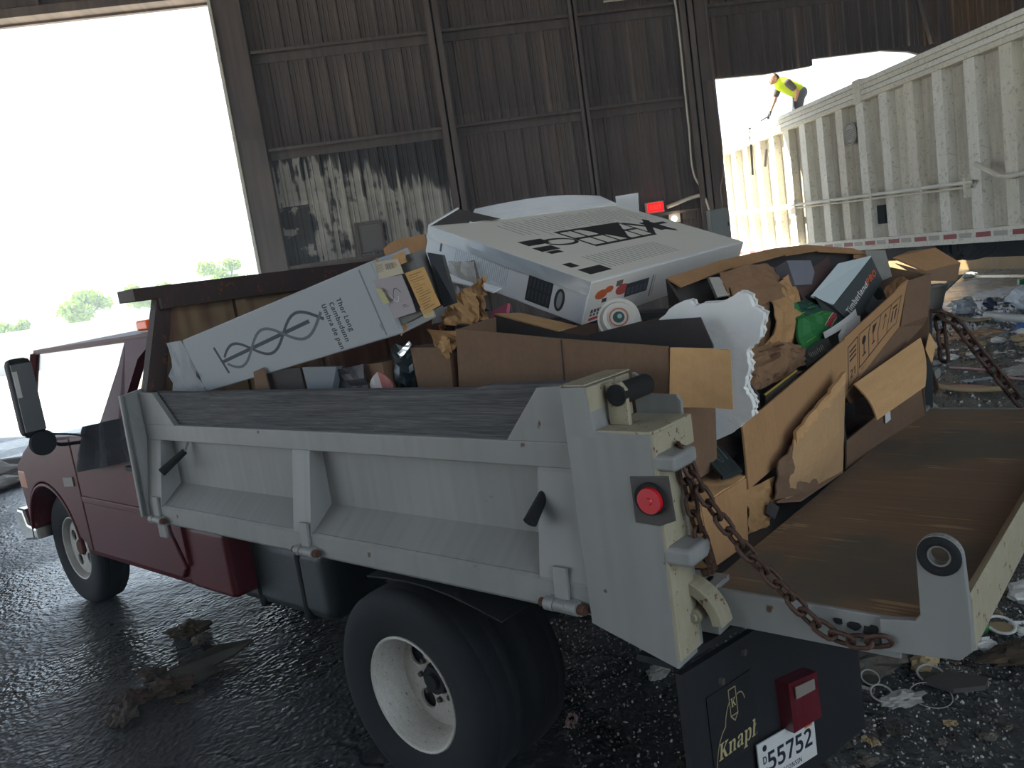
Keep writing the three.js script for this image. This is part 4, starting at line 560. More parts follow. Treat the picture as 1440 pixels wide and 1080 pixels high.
// big white carton lying tilted on top
{
  const Rb = [[0.912, 0.398, 0.098], [-0.398, 0.917, -0.029], [-0.101, -0.012, 0.995]], cb = [0.138, 1.893, -0.25], m = basis(Rb, cb), A = 0.3765, H = 0.0815, B = 0.7965;
  const P = (x, y, z) => V(x, y, z).applyMatrix4(m).toArray();
  const b = cargo('grill_carton', 'big white carton with black line drawings lying tilted on top of the load', 'box', [0.138, 1.75, -0.25]);
  const body = part('body', bx(-A, A, -H, H, -B, B, 0.005).applyMatrix4(m), mWhiteBox, b);
  const top = ink((x, w, h) => {
    x.strokeStyle = '#2b2b2a'; x.fillStyle = '#2b2b2a';
    for (let i = 0; i < 30; i++) { x.globalAlpha = 0.45; x.fillRect(24 + 40 * hash(i, 1, 5), 60 + i * 26, 90 + 60 * hash(i, 2, 5), 5); } x.globalAlpha = 1;
    for (let i = 0; i < 20; i++) { x.globalAlpha = 0.5; x.fillRect(372, 420 + i * 22, 96, 5); } x.globalAlpha = 1;
    x.lineWidth = 14; x.strokeRect(180, 300, 140, 380); for (let i = 1; i < 5; i++) { x.beginPath(); x.moveTo(180, 300 + i * 76); x.lineTo(320, 300 + i * 76); x.stroke(); } x.beginPath(); x.moveTo(250, 300); x.lineTo(250, 680); x.stroke();
    x.beginPath(); x.moveTo(180, 300); x.lineTo(320, 470); x.lineTo(180, 560); x.closePath(); x.fill(); x.lineWidth = 26; x.beginPath(); x.moveTo(190, 120); x.lineTo(310, 300); x.moveTo(320, 130); x.lineTo(190, 290); x.stroke(); x.fillRect(210, 130, 90, 80); x.fillRect(230, 60, 20, 70);
    x.lineWidth = 12; x.beginPath(); x.ellipse(250, 760, 26, 66, 0.1, 0, 7); x.stroke(); x.fillRect(205, 800, 40, 110); x.fillRect(262, 830, 34, 90); x.fillRect(300, 850, 20, 60);
    x.fillRect(440, 860, 40, 110); x.fillRect(392, 930, 30, 40);
  }, 512, 1024, '#e6e1d2');
  part('printed_top', sheet([P(-A + 0.01, H, -B + 0.01), P(A - 0.01, H, -B + 0.01), P(A - 0.01, H, B - 0.01), P(-A + 0.01, H, B - 0.01)], 1, 1, 0.002), top, body);
  const leftF = ink((x, w, h) => { x.fillStyle = '#5c6166'; for (let i = 0; i < 30; i++) { x.globalAlpha = 0.5; x.fillRect(200 + i * 12, 60 + 20 * hash(i, 1, 3), 3, 130); } x.globalAlpha = 1; x.fillStyle = '#24282c'; x.fillRect(680, 70, 150, 165); x.fillStyle = '#3a4046'; for (let i = 0; i < 6; i++) { x.fillRect(690 + i * 23, 85, 12, 60); x.fillRect(690 + i * 23, 160, 12, 60); } x.fillStyle = '#2c3034'; x.beginPath(); x.ellipse(880, 160, 30, 70, 0, 0, 7); x.fill(); x.fillStyle = '#8b9196'; x.beginPath(); x.ellipse(880, 160, 16, 52, 0, 0, 7); x.fill(); x.fillStyle = '#a0694a'; x.fillRect(940, 30, 44, 36); x.fillStyle = '#4c5256'; x.fillRect(90, 70, 14, 60); }, 1024, 256, '#cfd4d8');
  part('printed_side', sheet([P(-A + 0.006, H - 0.004, B), P(A - 0.006, H - 0.004, B), P(A - 0.006, -H + 0.004, B), P(-A + 0.006, -H + 0.004, B)], 1, 1, 0.002), leftF, body);
  const rightF = ink((x, w, h) => { x.fillStyle = '#c05a30'; x.beginPath(); x.arc(60, 90, 30, 0, 7); x.arc(96, 70, 22, 0, 7); x.fill(); x.fillStyle = '#3a3a3c'; x.fillRect(70, 122, 24, 26); x.fillStyle = '#6a5a54'; x.fillRect(130, 30, 34, 36); x.fillStyle = '#b04a40'; x.beginPath(); x.arc(170, 96, 36, 0, 7); x.fill(); x.fillStyle = '#3c3c40'; x.fillRect(190, 70, 130, 90); x.fillStyle = '#5c5c60'; for (let i = 0; i < 5; i++) x.fillRect(200 + i * 24, 100, 16, 50); x.fillStyle = '#45464a'; for (let i = 0; i < 8; i++) { x.fillRect(24 + i * 16, 176, 12, 22); x.fillRect(24 + i * 16, 204, 10, 14); } x.fillStyle = '#a83e38'; x.fillRect(22, 228, 60, 18); x.fillStyle = '#8a8480'; x.fillRect(340, 60, 8, 150); x.fillRect(356, 60, 3, 150); x.fillStyle = '#d8d4cc'; x.fillRect(560, 40, 40, 12); x.fillRect(690, 30, 50, 12); }, 1024, 256, '#d8d0c4');
  part('printed_side', sheet([P(A, H - 0.004, B - 0.006), P(A, H - 0.004, -B + 0.006), P(A, -H + 0.004, -B + 0.006), P(A, -H + 0.004, B - 0.006)], 1, 1, 0.002), rightF, body);
  part('edge_highlight', sheet([P(-A, H + 0.001, B + 0.002), P(A, H + 0.001, B + 0.002), P(A, H - 0.05, B + 0.003), P(-A, H - 0.05, B + 0.003)], 20, 2, 0.001, crease(520, 0.004, 12)), M({ color: 0xaeb4b8, roughness: 0.2 }), body);  // glossy bluish strip stands for the bright highlight along this edge
  part('lid_flap', sheet([P(-A - 0.05, H + 0.03, B * 0.55), P(-A - 0.05, H + 0.035, -B * 0.86), P(-A + 0.02, H + 0.004, -B * 0.98), P(-A + 0.03, H + 0.004, B * 0.72)], 12, 3, 0.008, (u, v) => 0.03 * Math.sin(u * 3.14) * (1 - v)), mWhiteBox, b);
  part('end_flap', slab([P(-A, H, B), P(-A - 0.02, H + 0.05, B - 0.2), P(-A + 0.05, H + 0.012, B - 0.42), P(-A, H, B - 0.4)], 0.006), mCardDark, b); part('end_flap_edge', bar(P(-A, H, B), P(-A - 0.02, H + 0.053, B - 0.2), 0.008, 0.008), mWhiteBox, b);
  part('under_flap', sheet([P(-A, -H, B + 0.01), P(A * 0.05, -H + 0.03, B + 0.01), P(A * 0.05, -H + 0.02, B + 0.06), P(-A, -H - 0.012, B + 0.07)], 4, 2, 0.005), mWhiteBox, b);
  part('back_flap', slab([[-0.226, 2.18, -0.98], [-0.085, 2.175, -0.98], [-0.098, 2.04, -0.98], [-0.228, 2.06, -0.98]], 0.006), mWhiteBox, b);
}
// open brown carton behind the corner post
{
  const b = cargo('open_carton', 'open brown carton with a dark inside standing behind the left rear post', 'box', [0.7, 1.3, 0.8]);
  const w = part('side_panel', slab([[0.323, 1.713, 0.93], [0.761, 1.657, 0.93], [1.122, 1.617, 0.93], [1.09, 1.2, 0.93], [0.25, 1.2, 0.93]], 0.006), mCardD, b);
  part('fold_crease', bar([0.76, 1.655, 0.934], [0.735, 1.25, 0.934], 0.004, 0.003), mCardDark, w);
  part('side_panel', slab([[0.277, 1.727, 0.68], [0.552, 1.651, 0.68], [0.665, 1.63, 0.68], [0.883, 1.664, 0.68], [1.093, 1.663, 0.68], [1.124, 1.578, 0.68], [1.09, 1.2, 0.68], [0.2, 1.2, 0.68]], 0.006), mCardDark, b);
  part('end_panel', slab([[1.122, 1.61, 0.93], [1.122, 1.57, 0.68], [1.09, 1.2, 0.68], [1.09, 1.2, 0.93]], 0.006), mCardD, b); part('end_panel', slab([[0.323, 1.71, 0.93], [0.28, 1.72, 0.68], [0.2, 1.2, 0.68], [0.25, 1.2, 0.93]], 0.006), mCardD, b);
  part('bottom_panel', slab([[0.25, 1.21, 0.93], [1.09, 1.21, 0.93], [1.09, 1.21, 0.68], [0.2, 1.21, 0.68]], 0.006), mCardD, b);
  part('end_flap', sheet([[1.13, 1.615, 0.935], [1.277, 1.592, 0.88], [1.267, 1.431, 0.88], [1.105, 1.448, 0.935]], 6, 2, 0.005, bend(-0.008)), mCardL, b);
  part('top_flap', sheet([[0.277, 1.73, 0.68], [0.295, 1.715, 0.56], [0.54, 1.65, 0.55], [0.555, 1.652, 0.68]], 4, 3, 0.005), mCardL, b);
}
// torn white foam sheet
{
  const O = [[0.918, 1.661], [0.982, 1.702], [1.025, 1.712], [1.047, 1.69], [1.072, 1.699], [1.145, 1.7], [1.193, 1.723], [1.222, 1.708], [1.232, 1.676], [1.262, 1.653], [1.244, 1.585], [1.201, 1.55], [1.199, 1.492], [1.177, 1.436], [1.2, 1.392], [1.195, 1.348], [1.122, 1.293], [1.031, 1.254], [0.898, 1.256], [0.916, 1.493]];
  const P = []; for (let i = 0; i < O.length; i++) { const a = O[i], c = O[(i + 1) % O.length], n = i > 8 && i < 16 ? 5 : i < 9 ? 3 : 1; for (let k = 0; k < n; k++) { const t = k / n, j = (n > 1 && k) ? 0.006 : 0; P.push([lerp(a[0], c[0], t) + (hash(i, k, 61) - 0.5) * j, lerp(a[1], c[1], t) + (hash(i, k, 62) - 0.5) * j]); } }
  const b = cargo('foam_sheet', 'torn white foam sheet standing upright behind the tan flap', 'foam sheet', [1.05, 1.25, 0.6]);
  part('sheet', slab(P.map(([x, y]) => [x, y, 0.612]), 0.022), mFoam, b); part('torn_edge', slab(P.map(([x, y], i) => [x + (i % 2 ? 0.004 : -0.002), y + 0.002, 0.59]), 0.016), mFoamEdge, b);
}
// long open carton across the rear
{
  const b = cargo('rear_carton', 'long open brown carton with printed handling symbols lying across the rear of the bed', 'box', [1.0, 1.1, -0.3]);
  part('front_flap', slab([[1.15, 1.315, 0.604], [1.143, 1.338, 0.359], [1.144, 1.124, 0.345], [1.149, 1.112, 0.606]], 0.006), mCard, b);
  const d2 = part('front_panel', sheet([[1.143, 1.338, 0.359], [1.196, 1.446, -0.201], [1.193, 1.229, -0.166], [1.144, 1.105, 0.348]], 1, 1, 0.006), mCardQ(ink((x, w, h) => { x.fillStyle = '#5a4632'; x.font = 'bold 26px sans-serif'; x.fillText('PRINT IN 029219', 190, 170); for (let i = 0; i < 160; i++) { x.globalAlpha = 0.06; x.fillRect(hash(i, 1, 7) * w, 0, 1, h); } }, 512, 256, '#a37c54')), b);
  const sym = ink((x, w, h) => { x.strokeStyle = '#2c241e'; x.fillStyle = '#2c241e'; x.lineWidth = 6; x.strokeRect(26, 60, 84, 180); x.fillRect(38, 84, 60, 9); x.fillRect(38, 104, 60, 9); x.fillRect(38, 124, 60, 9); x.font = 'bold 50px sans-serif'; x.fillText('21', 40, 210); x.strokeRect(124, 60, 350, 150); for (let i = 1; i < 4; i++) { x.beginPath(); x.moveTo(124 + i * 88, 60); x.lineTo(124 + i * 88, 210); x.stroke(); } x.beginPath(); x.arc(168, 110, 18, 0, 7); x.fill(); x.fillRect(164, 110, 8, 60); x.fillRect(150, 170, 36, 8); x.beginPath(); x.moveTo(238, 84); x.lineTo(272, 84); x.lineTo(262, 130); x.lineTo(248, 130); x.fill(); x.fillRect(252, 130, 6, 40); x.fillRect(240, 170, 30, 7); x.beginPath(); x.moveTo(344, 170); x.lineTo(344, 100); x.lineTo(330, 110); x.lineTo(346, 80); x.lineTo(362, 110); x.lineTo(350, 100); x.lineTo(350, 170); x.fill(); x.fillRect(410, 90, 40, 12); x.fillRect(410, 112, 12, 60); x.fillRect(440, 112, 12, 60); x.font = '14px sans-serif'; x.fillText('max 21', 140, 232); }, 512, 256, '#a57d55');
  part('symbol_panel', sheet([[1.196, 1.451, -0.202], [1.256, 1.589, -0.829], [1.244, 1.411, -0.704], [1.193, 1.237, -0.167]], 1, 1, 0.006), sym, b);
  part('front_panel', slab([[1.256, 1.589, -0.829], [1.297, 1.596, -1.045], [1.276, 1.409, -1.04], [1.246, 1.411, -0.726]], 0.006), mCardD, b);
  part('lower_strip', slab([[1.246, 1.411, -0.71], [1.276, 1.409, -1.04], [1.255, 1.37, -1.03], [1.2, 1.2, -0.2], [1.193, 1.237, -0.167]], 0.005), mCardD, b);
  // rim and inside walls at the back
  const R = [[0.735, 1.765, 0.236], [0.769, 1.792, -0.127], [0.809, 1.801, -0.55], [0.837, 1.79, -0.846], [0.987, 1.741, -1.02]];
  for (let i = 0; i < 4; i++) { const p = R[i], q = R[i + 1]; part('back_panel', slab([p, q, [q[0], 1.2, q[2]], [p[0], 1.2, p[2]]], 0.006), mCardDark, b); part('rim_flap', slab([p, q, [q[0] + 0.055, q[1] - 0.03, q[2]], [p[0] + 0.055, p[1] - 0.035, p[2]]], 0.006), mCard, b); }
  part('end_panel', slab([[0.735, 1.765, 0.236], [0.9, 1.6, 0.36], [1.1, 1.36, 0.36], [1.1, 1.2, 0.36], [0.735, 1.2, 0.236]], 0.006), mCardDark, b);
  part('rim_flap', slab([[0.987, 1.741, -1.02], [1.074, 1.695, -1.03], [1.134, 1.67, -1.03], [1.12, 1.645, -1.0], [1.0, 1.7, -0.97]], 0.006), mCard, b);
  part('end_panel', slab([[0.987, 1.735, -1.03], [1.134, 1.64, -1.035], [1.29, 1.59, -1.035], [1.27, 1.2, -1.03], [0.987, 1.2, -1.03]], 0.006), mCardD, b);
  part('far_flap', slab([[1.147, 1.679, -1.04], [1.165, 1.69, -1.22], [1.26, 1.688, -1.3], [1.369, 1.612, -1.25], [1.271, 1.605, -1.05]], 0.006), mCard, b); part('far_flap', slab([[1.16, 1.655, -1.03], [1.271, 1.605, -1.05], [1.369, 1.612, -1.25], [1.357, 1.535, -1.215], [1.271, 1.565, -1.045]], 0.006), mCardD, b);
  part('bottom_panel', slab([[0.735, 1.2, 0.236], [1.14, 1.2, 0.35], [1.25, 1.2, -1.03], [0.987, 1.2, -1.03], [0.837, 1.2, -0.846]], 0.006), mCardD, b);
  part('top_fold', sheet([[1.235, 1.535, -0.62], [1.262, 1.594, -0.83], [1.2, 1.6, -0.95], [1.17, 1.56, -0.8]], 6, 3, 0.005, crease(531, 0.02, 3)), mCard, b);
  function mCardQ(m) { return m; }
}
// hanging flap and the carton under it
{
  const b = cargo('lower_carton', 'brown carton under the printed one, its tan front flap hanging open', 'box', [1.1, FL, -0.5]);
  part('hanging_flap', sheet([[1.235, 1.286, -0.149], [1.295, 1.346, -0.816], [1.337, 1.168, -0.636], [1.3, 1.15, -0.136]], 6, 6, 0.006, (u, v) => 0.02 * Math.sin(v * 2.6)), mCardL, b);
  part('front_panel', slab([[1.19, 1.07, -0.15], [1.262, 1.15, -0.88], [1.262, FL + 0.005, -0.93], [1.19, FL + 0.005, -0.12]], 0.006), mCardD, b);
  part('end_panel', slab([[1.19, 1.19, -0.15], [0.9, 1.19, -0.13], [0.9, FL + 0.005, -0.13], [1.19, FL + 0.005, -0.15]], 0.006), mCardDark, b); part('end_panel', slab([[1.262, 1.19, -0.95], [0.95, 1.19, -0.97], [0.95, FL + 0.005, -0.97], [1.262, FL + 0.005, -0.95]], 0.006), mCardD, b);
  part('back_panel', slab([[0.9, 1.19, -0.13], [0.95, 1.19, -0.97], [0.95, FL + 0.005, -0.97], [0.9, FL + 0.005, -0.13]], 0.006), mCardDark, b); part('bottom_panel', slab([[1.19, FL + 0.006, -0.12], [1.262, FL + 0.006, -0.93], [0.95, FL + 0.006, -0.97], [0.9, FL + 0.006, -0.13]], 0.006), mCardD, b);
  part('paper_label', slab([[1.222, 1.11, -0.48], [1.227, 1.115, -0.53], [1.226, 1.06, -0.53], [1.221, 1.055, -0.48]].map(([x, y, z]) => [x + 0.012, y, z]), 0.002), mLight, b);
  part('tan_patch', slab([[1.285, 1.34, -1.0], [1.3, 1.28, -1.035], [1.285, 1.2, -1.0], [1.272, 1.27, -0.97]], 0.004), mCardL, b);
  const ct = cargo('steel_post_cover', 'dark sheet standing inside the far rear post', 'sheet', [1.2, FL, -1.03]);
  part('sheet', slab([[1.13, 1.4, -1.05], [1.29, 1.42, -1.05], [1.265, FL, -1.05], [1.1, FL, -1.05]], 0.006), M({ color: 0x44484a, roughness: 0.5 }), ct);
}
// sagging torn carton piece with a rounded base
{
  const b = cargo('crushed_carton', 'crushed tan carton with a torn top edge bulging onto the tailgate', 'box', [1.2, FL + 0.03, 0.2]);
  const F = [[1.196, 1.202, 0.328], [1.215, 1.24, 0.176], [1.234, 1.329, -0.069], [1.242, 1.18, -0.03], [1.25, 1.035, 0.09], [1.235, 1.02, 0.279], [1.217, 1.045, 0.42], [1.189, 1.08, 0.5], [1.185, 1.123, 0.443]];
  part('front_panel', sheet([[1.196, 1.202, 0.335], [1.234, 1.329, -0.069], [1.252, 1.025, 0.08], [1.2, 1.03, 0.46]], 10, 8, 0.006, (u, v) => 0.03 * Math.sin(v * 3.14) * Math.sin(u * 3.14) + crease(540, 0.012, 3)(u, v)), kraft([156, 122, 84], [184, 148, 106], 541), b);
  part('torn_edge', sheet([[1.2, 1.225, 0.33], [1.238, 1.35, -0.06], [1.238, 1.31, -0.05], [1.2, 1.175, 0.335]], 16, 2, 0.012, crease(543, 0.02, 8)), mCardL, b);
  part('side_panel', sheet([[1.19, 1.16, 0.45], [1.196, 1.19, 0.335], [1.24, 1.015, 0.26], [1.19, 1.05, 0.51]], 5, 5, 0.006, crease(545, 0.02, 3)), mCardD, b);
  part('base_panel', slab([[1.252, 1.02, 0.08], [1.225, 1.015, 0.4], [1.19, 1.04, 0.5], [1.05, FL + 0.02, 0.45], [1.05, FL + 0.02, 0.0]], 0.006), mCardD, b);
}
// small carton with black printed strip, torn paper bag beside it
{
  const b = cargo('small_carton', 'small tan carton with a black strip on top behind the chains', 'box', [1.09, FL, 0.8]);
  part('front_panel', slab([[1.17, 1.17, 0.943], [1.17, 1.166, 0.658], [1.17, FL + 0.01, 0.69], [1.17, FL + 0.02, 0.92]], 0.006), mCard, b); part('side_panel', slab([[1.17, 1.17, 0.943], [0.98, 1.19, 0.93], [0.98, FL, 0.92], [1.17, FL + 0.02, 0.92]], 0.006), mCardL, b);
  part('top_panel', sheet([[0.98, 1.19, 0.93], [1.17, 1.172, 0.943], [1.17, 1.168, 0.658], [0.98, 1.185, 0.64]], 4, 4, 0.006, crease(551, 0.012, 3)), mCardL, b); part('side_panel', slab([[1.17, 1.165, 0.66], [0.98, 1.18, 0.64], [0.98, FL, 0.66], [1.17, FL + 0.01, 0.69]], 0.006), mCard, b);
  const s = cargo('black_mailer', 'flat black printed sleeve lying on the small tan carton', 'packaging', [1.08, 1.19, 0.66]);
  part('sleeve', sheet([[0.98, 1.262, 0.63], [0.99, 1.255, 0.52], [1.165, 1.186, 0.665], [1.16, 1.2, 0.78]], 6, 3, 0.012, crease(553, 0.008, 3)), ink((x, w, h) => { x.strokeStyle = '#8d9492'; x.lineWidth = 3; x.beginPath(); x.ellipse(130, 128, 34, 52, 0, 0, 7); x.stroke(); x.fillStyle = '#8d9492'; x.fillRect(212, 70, 6, 100); x.font = 'bold 22px sans-serif'; x.fillText('v', 30, 150); }, 256, 256, '#26302e'), s);
  const t = cargo('torn_paper_bag', 'torn crumpled paper bag with a dark hole beside the small carton', 'paper bag', [1.13, FL, 0.55]);
  part('paper', sheet([[1.125, 1.1, 0.6], [1.166, 1.108, 0.449], [1.17, 1.0, 0.5], [1.14, 1.03, 0.6]], 6, 4, 0.004, crease(555, 0.02, 4)), mKraft, t); part('paper', sheet([[1.14, 1.03, 0.6], [1.172, 1.0, 0.5], [1.16, FL + 0.005, 0.535], [1.13, FL + 0.005, 0.61]], 6, 4, 0.004, crease(557, 0.02, 4)), mKraft, t); part('paper', slab([[1.16, 1.05, 0.52], [1.175, 1.02, 0.49], [1.17, 0.99, 0.52], [1.155, 1.02, 0.55]].map(([x, y, z]) => [x + 0.016, y, z]), 0.002), mCardDark, t); part('paper', sheet([[1.12, 1.1, 0.61], [1.1, 1.0, 0.62], [1.11, FL + 0.005, 0.63], [1.135, FL + 0.005, 0.6]], 4, 4, 0.004, crease(559, 0.02, 3)), mKraft, t);
}
// things inside the rear carton
{
  const t = cargo('shoe_box', 'dark grey open shoe box with white and orange lettering in the rear carton', 'box', [1.06, 1.42, -0.7]);
  const front = ink((x, w, h) => { x.fillStyle = '#d6d2c8'; x.font = 'bold 56px sans-serif'; x.fillText('Timberland', 50, 124); x.fillStyle = '#d0582c'; x.font = 'bold 64px sans-serif'; x.fillText('PRO', 356, 124); }, 512, 192, '#3b4140');
  part('front_panel', sheet([[1.072, 1.545, -0.455], [1.072, 1.7, -0.997], [1.11, 1.588, -0.985], [1.1, 1.438, -0.6]], 1, 1, 0.006), front, t);
  part('side_panel', slab([[1.033, 1.6, -0.377], [1.074, 1.545, -0.46], [1.1, 1.438, -0.6], [1.05, 1.44, -0.5]], 0.006), M({ color: 0x2c3130, roughness: 0.8 }), t);
  part('lid', slab([[1.02, 1.6, -0.37], [1.03, 1.7, -0.68], [1.072, 1.702, -0.995], [1.074, 1.55, -0.46]], 0.006), M({ color: 0xb9c4c4, roughness: 0.5 }), t);
  part('back_panel', slab([[0.99, 1.6, -0.4], [1.0, 1.7, -0.98], [1.03, 1.45, -0.98], [1.0, 1.44, -0.5]], 0.006), M({ color: 0x2c3130, roughness: 0.8 }), t);
  const bg = cargo('paper_bag', 'wide brown paper bag lying open in the rear carton next to the foam sheet', 'paper bag', [0.93, 1.3, -0.15]);
  part('bag_mouth', sheet([[0.87, 1.757, 0.09], [0.87, 1.728, -0.389], [0.93, 1.6, -0.43], [0.93, 1.6, 0.09]], 10, 6, 0.004, (u, v) => 0.05 * Math.sin(u * 3.14) + crease(561, 0.03, 4)(u, v)), mPaperBrown, bg);
  part('bag_body', sheet([[0.935, 1.66, -0.16], [0.925, 1.7, -0.42], [0.985, 1.42, -0.24], [0.99, 1.46, 0.05]], 8, 10, 0.004, (u, v) => 0.045 * Math.sin(v * 3.14) + crease(563, 0.035, 4)(u, v)), mKraft, bg);
  part('bag_side', sheet([[0.9, 1.7, 0.08], [0.94, 1.66, -0.16], [1.0, 1.42, 0.03], [0.96, 1.45, 0.14]], 6, 8, 0.004, crease(565, 0.03, 3)), mPaperBrown, bg);
  const gs = cargo('green_snack_bag', 'crinkled bright green bag with a red patch in the rear carton', 'bag', [1.02, 1.4, -0.4]);
  part('bag', sheet([[0.975, 1.6, -0.25], [1.01, 1.56, -0.58], [1.075, 1.465, -0.6], [1.06, 1.4, -0.16]], 12, 10, 0.01, (u, v) => 0.03 * Math.sin(u * 3.1) * Math.sin(v * 3.1) + crease(567, 0.03, 5)(u, v)), ink((x, w, h) => { x.fillStyle = '#0e3a30'; x.fillRect(40, 0, 140, 100); x.fillStyle = '#6aa83a'; for (let i = 0; i < 12; i++) x.fillRect(hash(i, 1, 8) * w, hash(i, 2, 8) * h, 40, 4); x.fillStyle = '#8e2a30'; x.beginPath(); x.moveTo(120, 190); x.lineTo(220, 110); x.lineTo(240, 150); x.lineTo(150, 220); x.fill(); x.strokeStyle = '#cfc4b4'; x.lineWidth = 4; x.stroke(); }, 256, 256, '#1f6a30'), gs);
  const cr = cargo('crumpled_kraft_paper', 'crumpled dark brown packing paper beside the printed carton wall', 'paper', [1.02, 1.3, 0.06]);
  part('paper', sheet([[0.95, 1.5, 0.12], [1.03, 1.46, -0.1], [1.1, 1.36, -0.02], [1.05, 1.36, 0.31]], 12, 10, 0.004, (u, v) => 0.03 * Math.sin(u * 3.1) * Math.sin(v * 3.1) + crease(570, 0.07, 3)(u, v)), mPaperBrown, cr); part('paper', sheet([[0.93, 1.5, 0.2], [1.0, 1.44, 0.02], [1.08, 1.38, 0.12], [1.02, 1.36, 0.34]], 9, 9, 0.004, crease(571, 0.08, 3)), mPaperBrown, cr); 
  const c2 = cargo('crumpled_kraft_paper', 'rumpled brown paper fold lying under the green bag', 'paper', [1.05, 1.3, -0.1]); part('paper', sheet([[1.0, 1.47, 0.0], [1.04, 1.44, -0.16], [1.1, 1.38, -0.1], [1.08, 1.37, 0.06]], 9, 8, 0.004, (u, v) => 0.02 * Math.sin(u * 3.1) + crease(572, 0.06, 3)(u, v)), mPaperBrown, c2);
  const st = cargo('paper_strip', 'white paper strip sticking up in front of the shoe box', 'paper', [1.08, 1.42, -0.42]); part('strip', sheet([[1.085, 1.462, -0.3], [1.12, 1.515, -0.58], [1.125, 1.48, -0.58], [1.09, 1.438, -0.3]], 6, 2, 0.002, bend(0.015)), mScrapW, st); part('strip', slab([[1.115, 1.5, -0.53], [1.13, 1.48, -0.6], [1.15, 1.43, -0.52], [1.145, 1.41, -0.3], [1.12, 1.44, -0.36]], 0.002), mLight, st);
  const yl = cargo('yellow_edged_board', 'thin board with a yellow edge along the inside of the printed carton wall', 'board', [1.1, 1.25, 0.2]); part('board', slab([[1.1, 1.345, 0.31], [1.12, 1.382, 0.08], [1.125, 1.25, 0.1], [1.105, 1.25, 0.32]], 0.004), M({ color: 0x4c4638, roughness: 0.7 }), yl); part('edge', bar([1.1, 1.347, 0.315], [1.121, 1.384, 0.08], 0.008, 0.006), M({ color: 0xb89a4a, roughness: 0.6 }), yl);
  const gp = cargo('striped_packet', 'dark packet with pale stripes at the foot of the green bag', 'packet', [1.1, 1.38, -0.15]); part('packet', sheet([[1.06, 1.41, -0.13], [1.1, 1.44, -0.3], [1.135, 1.4, -0.24], [1.105, 1.37, -0.06]], 6, 4, 0.012, crease(574, 0.01, 3)), ink((x) => { x.fillStyle = '#b0ac98'; for (let i = 0; i < 9; i++) x.fillRect(50 + i * 16, 60 + 30 * hash(i, 1, 6), 4, 90); }, 256, 256, '#33342f'), gp);
  const gb = cargo('grey_box', 'small grey printed box half buried behind the brown paper bag', 'box', [0.9, 1.6, -0.5]); part('body', slab([[0.9, 1.74, -0.4], [0.92, 1.72, -0.6], [0.96, 1.62, -0.56], [0.94, 1.64, -0.36]], 0.06), M({ color: 0x6f7078, roughness: 0.7 }), gb);
  const br = cargo('maroon_box', 'dark reddish brown box between the grey box and the shoe box', 'box', [0.97, 1.45, -0.6]); part('body', slab([[0.92, 1.65, -0.42], [0.95, 1.72, -0.76], [1.0, 1.62, -0.64], [0.98, 1.55, -0.38]], 0.05), M({ color: 0x4a3430, roughness: 0.7 }), br);
  const gy = cargo('grey_sheet', 'grey sheet standing at the far end of the rear carton behind the shoe box', 'sheet', [1.08, 1.5, -1.0]); part('sheet', slab([[1.05, 1.73, -0.98], [1.13, 1.72, -1.0], [1.15, 1.6, -1.0], [1.09, 1.58, -0.98]], 0.006), M({ color: 0x8d8c84, roughness: 0.8 }), gy);
  const wm = cargo('white_tray', 'pale metal cornered tray edge poking out of the brown paper bag', 'tray', [0.86, 1.6, 0.1]); part('rim', slab([[0.84, 1.745, 0.12], [0.865, 1.74, 0.09], [0.9, 1.67, 0.07], [0.87, 1.67, 0.13]], 0.015), mScrapG, wm);
}
